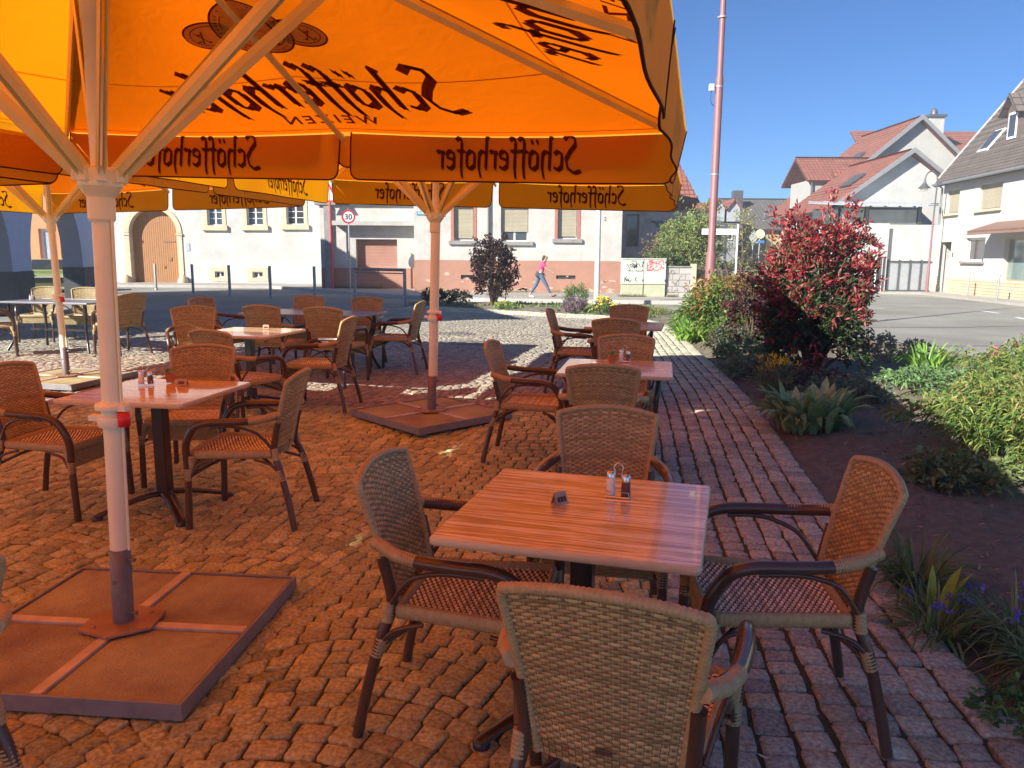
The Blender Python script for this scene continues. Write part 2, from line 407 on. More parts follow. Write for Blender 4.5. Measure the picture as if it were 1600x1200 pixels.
# bark chips
nC = 9000
P = np.column_stack([NR.uniform(1.2, 7, nC), 1 + 13 * NR.rand(nC) ** 1.6]); P = P[in_poly(P, BED)]; nC = len(P)
zz = zbed(P) + .006; an = NR.rand(nC) * 2 * PI; L_ = NR.uniform(.008, .03, nC); Wd = NR.uniform(.003, .009, nC); tl = NR.uniform(-.5, .5, nC)
d = np.stack([np.cos(an), np.sin(an), tl], 1); n_ = np.stack([-np.sin(an), np.cos(an), NR.uniform(-.4, .4, nC)], 1)
c0 = np.column_stack([P, zz])
V = np.stack([c0 - d * L_[:, None] - n_ * Wd[:, None], c0 + d * L_[:, None] - n_ * Wd[:, None] * .6, c0 + d * L_[:, None] * .8 + n_ * Wd[:, None], c0 - d * L_[:, None] * .9 + n_ * Wd[:, None]], 1)
cc = np.array([(.32, .21, .15), (.22, .15, .11), (.40, .29, .2), (.14, .10, .08)])[NR.randint(0, 4, nC)]
tag(npmesh('bark_mulch', V.reshape(-1, 3), np.arange(4 * nC).reshape(-1, 4), attr_mat('chip', .9), col=np.repeat(cc, 4, 0)), kind='stuff', label='dark brown bark chips scattered over the flower bed soil', cat='mulch')

# pavements
def sheet(name, poly, z0, z1, m, kind='structure'):
    mb = MB(); mb.prism(poly, z0, z1); return tag(mb.build(name, m), kind=kind)
pavm = mat('pavement_slab', (.36, .34, .31), .85, .14, 1.2, bump=.3, bscale=60)
def brick(name, c1, c2, mort, sx, sy, rough=.85, msize=.01, bump=.5, off=.5, plane='XZ'):
    m, nt, b = _new(name); L = nt.links; b.inputs['Roughness'].default_value = rough
    tc = N(nt, 'ShaderNodeTexCoord'); mp = N(nt, 'ShaderNodeMapping')
    if plane == 'XZ': mp.inputs['Rotation'].default_value = (rad(90), 0, 0)
    if plane == 'YZ': mp.inputs['Rotation'].default_value = (rad(90), 0, rad(90))
    L.new(tc.outputs['Object'], mp.inputs['Vector'])
    br = N(nt, 'ShaderNodeTexBrick'); br.inputs['Scale'].default_value = 1; br.inputs['Brick Width'].default_value = sx; br.inputs['Row Height'].default_value = sy
    br.inputs['Mortar Size'].default_value = msize; br.inputs['Color1'].default_value = (*c1, 1); br.inputs['Color2'].default_value = (*c2, 1); br.inputs['Mortar'].default_value = (*mort, 1)
    br.offset = off
    L.new(mp.outputs[0], br.inputs['Vector'])
    nz = N(nt, 'ShaderNodeTexNoise'); nz.inputs['Scale'].default_value = 1.3; nz.inputs['Detail'].default_value = 6; L.new(tc.outputs['Object'], nz.inputs['Vector'])
    mr = N(nt, 'ShaderNodeMapRange'); mr.inputs['To Min'].default_value = .7; mr.inputs['To Max'].default_value = 1.25; L.new(nz.outputs['Fac'], mr.inputs['Value'])
    v = N(nt, 'ShaderNodeVectorMath'); v.operation = 'SCALE'; L.new(br.outputs['Color'], v.inputs[0]); L.new(mr.outputs[0], v.inputs['Scale']); L.new(v.outputs[0], b.inputs['Base Color'])
    bp = N(nt, 'ShaderNodeBump'); bp.inputs['Strength'].default_value = bump; bp.inputs['Distance'].default_value = .02; bp.invert = True
    L.new(br.outputs['Fac'], bp.inputs['Height']); L.new(bp.outputs[0], b.inputs['Normal'])
    return m
pavb = brick('pavement_tiles', (.36, .34, .31), (.32, .30, .28), (.22, .2, .18), .4, .4, plane='XY', msize=.012, bump=.2)
sheet('pavement', [(-40, 39.3), (-12, 38.6), (-7.5, 33.8), (-4.6, 30.6), (-1, 28.3), (6.5, 27.4), (10.5, 28.2), (12.6, 31.5), (13, 60), (-40, 60)], -.06, .07, pavb)
sheet('kerb', [(-40, 39.16), (-12.06, 38.46), (-7.6, 33.66), (-4.7, 30.46), (-1.03, 28.14), (6.53, 27.24), (10.6, 28.06), (12.75, 31.45), (13.15, 60), (13.002, 60), (12.602, 31.5), (10.5, 28.198), (6.5, 27.398), (-1, 28.298), (-4.6, 30.598), (-7.5, 33.798), (-12, 38.598), (-40, 39.298)], -.06, .085, mat('kerb_stone', (.42, .40, .37), .8, .12, 3))
sheet('pavement', [(16.0, 39), (16.4, 37.0), (19.3, 36.6), (18.5, 29.5), (17.5, 18), (30, 18), (30, 39)], -.06, .05, pavm)
wp = mat('road_paint', (.72, .72, .70), .7, .2, 9, bump=0)
mb = MB()
def strip(mb, a, b, w_, z=-.045):
    a = Vector((*a, z)); b = Vector((*b, z)); t = (b - a).normalized(); n = Vector((-t.y, t.x, 0)) * w_ / 2
    mb.add([a - n, b - n, b + n, a + n], [(0, 1, 2, 3)])
for a, b in [((11.2, 25.9), (12.5, 25.95)), ((11.0, 27.9), (12.2, 27.9)), ((15.3, 25.2), (15.1, 23.9)), ((14.6, 22.3), (14.2, 20.9)), ((-16, 36.6), (-14.2, 36.0)), ((-12.6, 33.4), (-11.9, 33.0)), ((-8.6, 31.5), (-7.8, 31.9))]: strip(mb, a, b, .13)
tag(mb.build('road_marking', wp), kind='structure')
mb = MB()  # dark strips laid on the road in place of shadows cast by wires
for pts in ([(4.5, 15.2), (8, 14.6), (12, 15.0), (17, 16.1)], [(7, 18.5), (11, 18.8), (16, 20.3)]):
    for a, b in zip(pts[:-1], pts[1:]): strip(mb, a, b, .05, -.046)
tag(mb.build('tar_seam', mat('tar', (.03, .03, .03), .6)), kind='structure')
def manhole(x, y, r, label):
    z = gz(x, y); t = thing('manhole_cover', label, 'manhole cover', (x, y, z - .01), 0, 'manhole covers in the sunlit paving')
    m = MB(); m.lathe([(r, -.03), (r, .012), (r * .86, .014), (r * .86, .006)], 32); m.build('frame', mat('iron_frame', (.2, .17, .14), .7, .2, 20), t)
    m = MB(); m.lathe([(r * .85, -.02), (r * .85, .010), (r * .4, .012), (.001, .012)], 32)
    for k in range(12):
        a = k * PI / 6
        for q in (.3, .55, .75): m.box((r * q * math.cos(a + q), r * q * math.sin(a + q), .014), (.05, .05, .008), a)
    m.build('lid', mat('iron_lid', (.17, .15, .13), .65, .2, 20), t)
manhole(-1.1, 14.6, .40, 'round iron manhole cover in the sunlit cobbles, the farther of two')
manhole(-.72, 13.05, .40, 'round iron manhole cover in the sunlit cobbles, the nearer of two')


# ------------------------------------------------------------------ lettering by broad pen strokes
GLY = {
 'S': (1.0, [[(1.02, 1.55), (.78, 1.78), (.38, 1.62), (.3, 1.3), (.62, .95), (.86, .55), (.7, .12), (.3, -.12), (-.1, .0)]]),
 'c': (.72, [[(.58, .82), (.36, .98), (.1, .8), (.1, .2), (.34, .02), (.58, .18)]]),
 'h': (.80, [[(.04, 1.72), (.14, 1.62), (.14, .05)], [(.16, .8), (.42, .98), (.6, .78), (.6, .1), (.46, -.38)]]),
 'o': (.80, [[(.36, .98), (.1, .8), (.1, .2), (.36, .02), (.6, .2), (.6, .8), (.36, .98)]]),
 'f': (.56, [[(.56, 1.5), (.36, 1.66), (.18, 1.45), (.18, .1), (.1, -.4)], [(-.05, .95), (.46, .95)]]),
 'e': (.72, [[(.12, .5), (.56, .62), (.56, .86), (.36, .98), (.1, .8), (.1, .2), (.34, .02), (.58, .18)]]),
 'r': (.62, [[(.04, .92), (.16, .84), (.16, .05)], [(.18, .78), (.36, .98), (.52, .86)]]),
}
GLY['ö'] = (.80, GLY['o'][1] + [[(.16, 1.52), (.16, 1.34)], [(.50, 1.52), (.50, 1.34)]])
def text_quads(txt, slant=0, nib=.2, ang=45):
    nv = (nib / 2 * math.cos(rad(ang)), nib / 2 * math.sin(rad(ang))); x = 0; out = []
    for ch in txt:
        adv, st = GLY[ch]
        for pl in st:
            for (ax, ay), (bx, by) in zip(pl[:-1], pl[1:]):
                for k in range(2):
                    t0, t1 = k / 2, (k + 1) / 2 + .02
                    p = (ax + (bx - ax) * t0, ay + (by - ay) * t0); q = (ax + (bx - ax) * t1, ay + (by - ay) * t1)
                    # square pen: nib plus minimum thickness
                    out.append([(x + u, v) for u, v in ((p[0] - nv[0], p[1] - nv[1]), (q[0] - nv[0], q[1] - nv[1]), (q[0] + nv[0], q[1] + nv[1]), (p[0] + nv[0], p[1] + nv[1]))])
                    out.append([(x + u, v) for u, v in ((p[0] - .05, p[1] + .05), (q[0] - .05, q[1] + .05), (q[0] + .05, q[1] - .05), (p[0] + .05, p[1] - .05))])
        x += adv
    return [[(u + v * slant, v) for u, v in q] for q in out], x
def font_quads(txt, h=1.0, spacing=1.0, bold=.0):
    cu = bpy.data.curves.new('t', 'FONT'); cu.body = txt; cu.size = h * 1.4; cu.space_character = spacing; cu.offset = bold; cu.resolution_u = 3
    o = bpy.data.objects.new('t', cu); COL.objects.link(o); dg = bpy.context.evaluated_depsgraph_get()
    me = bpy.data.meshes.new_from_object(o.evaluated_get(dg)); vs_ = [tuple(v.co[:2]) for v in me.vertices]; fs = [tuple(p.vertices) for p in me.polygons]
    bpy.data.objects.remove(o); bpy.data.curves.remove(cu); bpy.data.meshes.remove(me)
    x1 = max(v[0] for v in vs_); x0 = min(v[0] for v in vs_)
    return [[(vs_[i][0] - x0, vs_[i][1]) for i in f] for f in fs], x1 - x0

# ------------------------------------------------------------------ parasols
M_FAB = fabric('orange_canvas', (.80, .17, .008), (.99, .180, .002), .85, .05)
M_VAL = fabric('orange_valance', (.74, .38, .025), (.60, .30, .006), .5, .1)
M_INK = fabric('brown_print', (.10, .022, .008), (.16, .03, .008), .5, 0)
M_TAN = fabric('tan_print', (.50, .40, .14), (.42, .24, .06), .5, 0)
M_POLE = mat('cream_enamel', (.80, .88, .70), .38, .06, 5, bump=.04, bscale=30, coat=.3)
M_STRUT = mat('strut_enamel', (.68, .68, .36), .4, .1, 5)
M_SLEEVE = mat('galvanised_sleeve', (.17, .16, .165), .5, .25, 14, metal=.3)
M_RED = mat('red_plastic', (.65, .02, .03), .35, .1, 5)
M_SLAB = mat('weathered_slab', (.46, .46, .25), .8, .3, 2.1, bump=.8, bscale=90, col2=(.17, .12, .075), detail=12)
M_FRAME = mat('zinc_frame', (.24, .24, .25), .55, .2, 12, metal=.3)
HALF, ZE, ZA, DROP = 2.062, 2.34, 3.04, .29
def make_parasol(label):
    t = thing('parasol', label, 'parasol', group='orange beer garden parasols in a grid')
    SL_ = math.hypot(HALF, ZA - ZE)
    sides = []
    for k in range(4):
        a = k * PI / 2 + PI / 2; n = Vector((math.cos(a), math.sin(a), 0)); tv = Vector((-n.y, n.x, 0))
        sides.append((n, tv))
    def pan(k, u, v, off=0):
        n, tv = sides[k]; e = n * HALF + tv * (u * HALF)
        p = Vector((0, 0, ZA)).lerp(Vector((e.x, e.y, ZE)), v)
        s = .045 * math.sin(PI * min(1, abs(u))) * math.sin(PI * min(1, v * 1.02) * .8)
        nn = Vector((n.x * (ZA - ZE), n.y * (ZA - ZE), HALF)).normalized()
        return p - Vector((0, 0, s)) + nn * off
    # canopy
    m = MB(); NU, NV = 24, 14
    for k in range(4):
        vs_ = [pan(k, -1 + 2 * i / NU, .02 + .98 * j / NV) for j in range(NV + 1) for i in range(NU + 1)]
        m.add(vs_, [(j * (NU + 1) + i, (j + 1) * (NU + 1) + i, (j + 1) * (NU + 1) + i + 1, j * (NU + 1) + i + 1) for j in range(NV) for i in range(NU)], True)
    m.add([(x, y, ZA + .02 + z) for x, y, z in ((-.16, -.16, -.08), (.16, -.16, -.08), (.16, .16, -.08), (-.16, .16, -.08), (0, 0, .02))], [(0, 1, 4), (1, 2, 4), (2, 3, 4), (3, 0, 4)])
    can = m.build('canopy', M_FAB, t)
    # printing
    def put(mb, k, quads, W, xh, base, xoff=0, off=-.004, step=.00006, ys=1):
        for qi, q in enumerate(quads):
            pts = []
            for x, y in q:
                xx = (x - W / 2) * xh + xoff; d = base + y * xh * ys; pts.append(pan(k, xx / HALF / max(.02, 1 - d / SL_), 1 - d / SL_, off - step * (qi % 40)))
            mb.add(pts, [tuple(range(len(pts)))])
    tq, tW = text_quads('Schöfferhofer', .12, .31); wq, wW = font_quads('WEIZEN', 1, 1.35, .03)
    m = MB()
    for k in range(4):
        put(m, k, tq, tW, .188, .33, ys=1.36); put(m, k, wq, wW, .095, .13, 0)
    m.build('lettering', M_INK, can)
    def ell(cx, cy, rx, ry, n=40): return [(cx + rx * math.cos(2 * PI * i / n), cy + ry * math.sin(2 * PI * i / n)) for i in range(n)]
    def ringq(cx, cy, rx, ry, w_, n=40):
        o = ell(cx, cy, rx, ry, n); i_ = ell(cx, cy, rx - w_, ry - w_, n); return [[o[j], o[(j + 1) % n], i_[(j + 1) % n], i_[j]] for j in range(n)]
    def stroke(pl, w_):
        o = []
        for (ax, ay), (bx, by) in zip(pl[:-1], pl[1:]):
            l = math.hypot(bx - ax, by - ay) or 1; nx_, ny_ = -(by - ay) / l * w_ / 2, (bx - ax) / l * w_ / 2
            o.append([(ax - nx_, ay - ny_), (bx - nx_, by - ny_), (bx + nx_, by + ny_), (ax + nx_, ay + ny_)])
        return o
    CY = .95
    def eput(mb, k, qs, off): put(mb, k, [[(x * .66, 1.07 + (y - .95) * .88) for x, y in q] for q in qs], 0, 1, 0, off=off)
    for k in range(4):
        mt, mi = MB(), MB()
        for cx, rx, ry, o1 in ((-.36, .22, .12, -.004), (.36, .22, .12, -.004), (0, .30, .235, -.008)):
            eput(mt, k, [ell(cx, CY + (0 if cx == 0 else -.02), rx, ry)], o1)
            cyy = CY + (0 if cx == 0 else -.02)
            eput(mi, k, ringq(cx, cyy, rx + .006, ry + .006, .014), o1 - .002)
            eput(mi, k, ringq(cx, cyy, rx * .78, ry * .76, .007), o1 - .002)
        # rim ticks, hatching, prancing figure, crossed staves
        tk = []
        for i in range(44):
            a = 2 * PI * i / 44
            if i % 7 == 6: continue
            tk += stroke([(.25 * math.cos(a), CY + .195 * math.sin(a)), (.272 * math.cos(a + .03 * (i % 3 - 1)), CY + .214 * math.sin(a + .03 * (i % 3 - 1)))], .009)
        for i in range(12):
            y = CY + .13 - i * .011; tk += stroke([(.05 + .008 * (i % 3), y), (math.sqrt(max(0, 1 - ((y - CY) / .17) ** 2)) * .22, y)], .0035)
        fig = [[(-.13, -.13), (-.10, -.04), (-.03, 0), (.0, .08), (-.02, .13), (-.07, .14)], [(.0, .08), (.05, .06), (.09, .09)], [(-.03, 0), (.05, -.02), (.11, .02)], [(-.10, -.04), (-.05, -.10), (-.0, -.09), (.03, -.14)], [(-.13, -.13), (-.08, -.15)], [(-.12, -.06), (-.17, 0), (-.16, .07), (-.12, .09)]]
        for pl in fig: tk += stroke([(x, CY + y) for x, y in pl], .017)
        for s_ in (-1, 1):
            tk += stroke([(s_ * .46, CY - .07), (s_ * .40, CY + .04)], .012) + stroke([(s_ * .40, CY - .07), (s_ * .47, CY + .03)], .008)
            for dx, dy in ((.44, .03), (.40, -.04), (.48, -.03)): tk += stroke([(s_ * dx - .015, CY + dy - .02), (s_ * dx + .015, CY + dy - .02)], .012)
        eput(mi, k, tk, -.0105)
        mt.build('emblem', M_TAN, can); mi.build('emblem_print', M_INK, can)
    # seams along the corners and above the hem
    for dd in (.045, .62):
        m = MB()
        for k in range(4):
            for i in range(24):
                u0, u1 = -1 + i / 12, -1 + (i + 1) / 12; m.add([pan(k, u0, 1 - dd / SL_, -.003), pan(k, u1, 1 - dd / SL_, -.003), pan(k, u1, 1 - (dd + .010) / SL_, -.003), pan(k, u0, 1 - (dd + .010) / SL_, -.003)], [(0, 1, 2, 3)])
        m.build('hem_seam', M_VAL, can)
    m = MB()
    for k in range(4):
        m.tube([pan(k, 1, v, .004) for v in (.04, .3, .6, .9, 1)], .006, 5)
    m.build('piping', M_INK, can)
    # valance flaps
    vq, vW = text_quads('Schöfferhofer', .0, .29)
    for k in range(4):
        n, tv = sides[k]
        for h_ in (-1, 1):
            u0, u1 = (-1 + .012, -.018) if h_ < 0 else (.018, 1 - .012)
            ph = k * 1.7 + h_
            def vp(a, d, off=0):
                u = u0 + (u1 - u0) * a; sh = 1 + 0 * d
                p = n * HALF + tv * (u * HALF) + Vector((0, 0, ZE - d))
                wv = .022 * math.sin(5 * a + ph) + .012 * math.sin(13 * a + ph * 2)
                return p + n * (wv * d / DROP + .012 + off - .10 * d)
            NA, ND = 30, 8; m = MB(); vs_ = []; r_ = .055; Wf = (u1 - u0) * HALF
            bot = []
            for j in range(ND + 1):
                for i in range(NA + 1):
                    a = i / NA; a = .5 - .5 * math.cos(PI * a) if i < 4 or i > NA - 4 else a
                    a = .5 - .5 * math.cos(PI * i / NA)
                    e = min(a, 1 - a) * Wf; dd = DROP
                    if e < r_: dd = DROP - r_ + math.sqrt(max(0, r_ * r_ - (r_ - e) ** 2))
                    d = dd * j / ND; a2 = a
                    # slits open downwards
                    a2 = .5 + (a - .5) * (1 - .022 * (d / DROP) ** 1.5)
                    p = vp(a2, d); vs_.append(p)
                    if j == ND: bot.append(p)
            m.add(vs_, [(j * (NA + 1) + i, (j + 1) * (NA + 1) + i, (j + 1) * (NA + 1) + i + 1, j * (NA + 1) + i + 1) for j in range(ND) for i in range(NA)], True)
            va = m.build('valance', M_VAL, t)
            m = MB(); m.tube([vs_[0], vs_[NA + 1], vs_[3 * (NA + 1)]] + bot + [vs_[4 * (NA + 1) - 1], vs_[NA]], .005, 5); m.build('piping', M_INK, va)
            m = MB(); xh = .095
            for qi, q in enumerate(vq):
                pts = []
                for x, y in q:
                    xx = (x - vW / 2) * xh; a = .5 + xx / Wf; d = DROP * .76 - y * xh * 1.2
                    pts.append(vp(a, d, -.004 - .00006 * (qi % 40)))
                m.add(pts, [tuple(range(4))])
            m.build('lettering', M_INK, va)
    # ribs & struts
    HZ = 1.86
    for i in range(8):
        a = i * PI / 4; cor = i % 2; dr = Vector((math.cos(a), math.sin(a), 0)); L = HALF * (math.sqrt(2) if cor else 1); f = .95 / L
        def rib(f): return dr * (L * f) + Vector((0, 0, ZA + (ZE - ZA) * f - .035 - (.02 if not cor else 0)))
        m = MB(); m.tube([rib(.03), rib(.5), rib(.99)], .018, 4, sq=(1.3, .8), smooth=False); m.build('rib', M_STRUT, t)
        m = MB(); up_ = (0, 0, 1)
        e = rib(f) - Vector((0, 0, .01)); s_ = dr * .075 + Vector((0, 0, HZ + .02)); sv = Vector((-dr.y, dr.x, 0)) * .011
        m.tube([s_ + sv, e + sv], .014, 4, sq=(1.9, .5), smooth=False); m.tube([s_ - sv, e - sv], .014, 4, sq=(1.9, .5), smooth=False)
        m.box(e, (.06, .035, .05), a); m.build('strut', M_STRUT, t)
    m = MB(); m.lathe([(.040, HZ - .16), (.048, HZ - .15), (.048, HZ - .07), (.055, HZ - .06), (.078, HZ - .03), (.078, HZ + .03), (.05, HZ + .035)], 24)
    for i in range(8):
        a = i * PI / 4; m.box((.072 * math.cos(a), .072 * math.sin(a), HZ + .012), (.045, .035, .055), a)
    m.build('slider_hub', M_POLE, t, bevel=.003)
    m = MB(); m.lathe([(.036, .10), (.036, HZ)], 24); m.lathe([(.030, HZ), (.030, 2.42), (.036, 2.42), (.036, ZA - .04)], 20); m.lathe([(.075, ZA - .10), (.075, ZA - .03), (.03, ZA - .02)], 16)
    m.tube([(.044, .0, .40), (.044, 0, HZ - .1)], .006, 6)
    m.build('pole', M_POLE, t)
    m = MB(); m.lathe([(.037, .91), (.052, .91), (.056, .93), (.056, .95), (.040, .96), (.04, .975), (.062, .98), (.062, 1.0), (.037, 1.01)], 24); m.box((-.045, -.02, .945), (.07, .04, .022), .3); m.box((.045, -.01, .99), (.06, .045, .024), .2)
    cl = m.build('clamp_collar', M_POLE, t, bevel=.002)
    m = MB(); m.lathe([(.008, -.03), (.022, -.028), (.024, 0), (.022, .028), (.008, .03)], 10, (.062, -.012, .945)); m.build('knob', M_RED, cl)
    m = MB(); m.lathe([(.0405, .07), (.0405, .40), (.037, .402)], 24)
    for z in (.13, .36): m.tube([(.03, 0, z), (.068, 0, z)], .008, 8)
    m.tube([(0, -.039, .27), (0, -.043, .27)], .009, 10)
    m.build('sleeve', M_SLEEVE, t)
    return t
def make_base(parent):
    S = 1.07; f = MB(); h = .075
    for sx, sy, lx, ly in ((0, -1, S, .012), (0, 1, S, .012), (-1, 0, .012, S - .024), (1, 0, .012, S - .024)):
        f.bb(sx * (S / 2 - .006) - lx / 2, sx * (S / 2 - .006) + lx / 2, sy * (S / 2 - .006) - ly / 2, sy * (S / 2 - .006) + ly / 2, .012, h)
    f.bb(-S / 2 + .02, S / 2 - .02, -S / 2 + .02, S / 2 - .02, .012, .019)
    b = f.build('base', M_FRAME, parent, bevel=.002)
    f = MB()
    f.bb(-S / 2 + .013, S / 2 - .013, -.022, .022, .02, h + .003); f.bb(-.022, .022, -S / 2 + .012, -.022, .02, h + .003); f.bb(-.022, .022, .022, S / 2 - .012, .02, h + .003)
    f.build('cross_bars', mat('tan_zinc', (.50, .44, .36), .55, .2, 9, metal=.2), b, bevel=.002)
    q = S / 2 - .012 - .022 - .006
    for sx in (-1, 1):
        for sy in (-1, 1):
            m = MB(); c = .022 + q / 2 + .003
            m.box((sx * c, sy * c, .043), (q - .008, q - .008, .05)); m.build('slab', M_SLAB, b, bevel=.004)
    m = MB(); m.prism([(-.13, -.10), (.02, -.15), (.15, -.05), (.13, .10), (-.02, .14), (-.15, .05)], h + .0045, h + .014)
    for a in range(4): m.lathe([(.010, h + .012), (.010, h + .020), (.001, h + .021)], 6, (.115 * math.cos(a * PI / 2 + .8), .105 * math.sin(a * PI / 2 + .8), 0))
    m.build('mounting_plate', mat('rusty_plate', (.33, .22, .15), .6, .3, 9, metal=.4), b)
    return b
P1 = (-1.60, 2.97); P2 = (-.75, 7.03); P3 = (-5.12, 8.72); P4 = (-5.56, 3.91); P0 = (-2.46, -.99); P5 = (-6.38, -.06)
par = make_parasol('orange printed parasol in the foreground, its pole on the nearest slab base')
def set_parasol(o, x, y, tr, brz):
    o.location = (x, y, gz(x, y)); o.rotation_mode = 'QUATERNION'
    q = (Matrix.Rotation(rad(tr), 4, GY) @ Matrix.Rotation(GA, 4, 'Z')).to_quaternion(); o.rotation_quaternion = q
    for b in COL.objects:
        if b.parent == o and b.name.startswith('base'):
            b.rotation_mode = 'QUATERNION'; b.rotation_quaternion = q.inverted() @ Matrix.Rotation(rad(brz), 4, 'Z').to_quaternion()
make_base(par)
par0 = par
for (x, y), lb, brz, tr in ((P2, 'orange printed parasol behind the foreground one, its pole in the middle of the terrace', 43, 1.7), (P3, 'orange parasol farther back on the left, beside the blue arcade', -12, -1.0), (P4, 'orange parasol beyond the left edge, only its canopy edge in view', 0, 0), (P0, 'orange parasol behind the viewer, shading the foreground', 0, 0), (P5, 'orange parasol behind the viewer to the left, shading the foreground', 0, 0)):
    set_parasol(dup(par0, (x, y, 0), 0, lb), x, y, tr, brz)
set_parasol(par0, *P1, 1.7, -5)

# ------------------------------------------------------------------ rattan armchair
M_RAT = attr_mat('rattan_weave', .33, var=.18, vscale=22, spec=.45, bump=.15, bscale=160)
M_SEAT = attr_mat('seat_weave', .26, var=.15, vscale=22, spec=.6, coat=.3)
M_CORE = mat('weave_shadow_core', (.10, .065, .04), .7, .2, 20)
M_WRAP = mat('rattan_wrap', (.47, .38, .20), .45, .22, 40, bump=.2, bscale=120, col2=(.34, .26, .13))
M_CANE = mat('dark_bamboo', (.075, .045, .032), .28, .3, 9, bump=.06, bscale=40, coat=.35, stretch=(1, 1, .3))
def weave(name, surf, nrm, nrow, ncol, hh, th, amp, parent, base, alt, seed, mt=None):
    r = np.random.RandomState(seed); ns = ncol * 3 + 1; cs = 6; V = []; Cc = []; F = []
    u = np.linspace(-1, 1, ns); o = 0
    ang = 2 * PI * np.arange(cs) / cs
    for j in range(nrow):
        v = (j + .5) / nrow
        s = np.sin(PI * ncol * (u + 1) / 2 + (j % 2) * PI); s = np.sign(s) * np.abs(s) ** .6
        ctr = np.array([surf(a, v) for a in u]); vu = np.array(surf(0, min(1, v + .01))) - np.array(surf(0, max(0, v - .01))); vu /= np.linalg.norm(vu)
        nn = np.array(nrm)
        ctr = ctr + nn * (s * amp)[:, None]
        ring = ctr[:, None, :] + vu[None, None] * (np.cos(ang) * hh)[None, :, None] + nn[None, None] * (np.sin(ang) * th)[None, :, None]
        V.append(ring.reshape(-1, 3))
        c = np.array(base) * (1 + (r.rand() - .5) * .35) if r.rand() < .75 else np.array(alt) * (1 + (r.rand() - .5) * .3)
        cc = np.repeat(c[None], ns * cs, 0) * (.85 + .3 * np.repeat(r.rand(ns // 3 + 2), 3)[:ns].repeat(cs))[:, None]
        Cc.append(cc)
        i = np.arange(ns - 1)[:, None]; k = np.arange(cs)[None]; k2 = (k + 1) % cs
        F.append(np.stack([o + i * cs + k, o + i * cs + k2, o + (i + 1) * cs + k2, o + (i + 1) * cs + k], -1).reshape(-1, 4)); o += ns * cs
    # warp stakes, thin
    for q in range(ncol + 1):
        uu = -1 + 2 * (q) / ncol; pp = np.array([surf(uu * .995, v) for v in np.linspace(0.0, 1, 9)])
        nn = np.array(nrm); sd_ = np.array((1, 0, 0))
        ring = pp[:, None] + sd_[None, None] * (np.cos(ang) * .0028)[None, :, None] + nn[None, None] * (np.sin(ang) * .0022)[None, :, None]
        V.append(ring.reshape(-1, 3)); Cc.append(np.repeat(np.array(TAN2)[None] * .5, 9 * cs, 0))
        i = np.arange(8)[:, None]; k = np.arange(cs)[None]; k2 = (k + 1) % cs
        F.append(np.stack([o + i * cs + k, o + i * cs + k2, o + (i + 1) * cs + k2, o + (i + 1) * cs + k], -1).reshape(-1, 4)); o += 9 * cs
    return npmesh(name, np.concatenate(V), np.concatenate(F), mt or M_RAT, parent, col=np.concatenate(Cc), smooth=True)
def wrapped(mb, pts, r, pitch=.011, sq=None, n=8, closed=False, r1=None):
    P = [Vector(p) for p in pts]; 
    if closed: P.append(P[0])
    cum = [0]
    for a, b in zip(P[:-1], P[1:]): cum.append(cum[-1] + (b - a).length)
    L = cum[-1]; nr = max(4, int(L / pitch * 3)); out = []; rs = []
    for i in range(nr + (0 if closed else 1)):
        s = L * i / nr; k = max(j for j in range(len(cum)) if cum[j] <= s + 1e-9); k = min(k, len(P) - 2)
        out.append(P[k].lerp(P[k + 1], (s - cum[k]) / max(1e-9, cum[k + 1] - cum[k])))
        rr = r + ((r1 - r) * s / L if r1 else 0); rs.append(rr * (1.05 if i % 3 else .90))
    mb.tube(out, rs, n, closed=closed, sq=sq, up=(0, 0, 1) if sq else None)
def smooth_path(P, n=6): return [tuple(p) for p in catmull3(P, n)]
def catmull3(P, n):
    P = [np.array(p, float) for p in P]; out = []
    for i in range(len(P) - 1):
        p0 = P[max(i - 1, 0)]; p1 = P[i]; p2 = P[i + 1]; p3 = P[min(i + 2, len(P) - 1)]
        for k in range(n):
            t = k / n; out.append(.5 * ((2 * p1) + (-p0 + p2) * t + (2 * p0 - 5 * p1 + 4 * p2 - p3) * t * t + (-p0 + 3 * p1 - 3 * p2 + p3) * t ** 3))
    out.append(P[-1]); return out
def bk(u, v):
    w_ = .170 + .058 * v ** 1.05; zt = .893 - .032 * abs(u) ** 2.2; z = .41 + v * (zt - .41)
    return (u * w_, -.215 - .115 * v ** 1.25 - .03 * (1 - u * u), z)
def st(u, v):
    yy = -.21 + v * .45; w_ = .20 + .045 * v
    return (u * w_, yy, .435 - .012 * (1 - u * u) * (1 - (2 * v - 1) ** 2))
TANC, TAN2 = (.43, .34, .165), (.32, .245, .11)
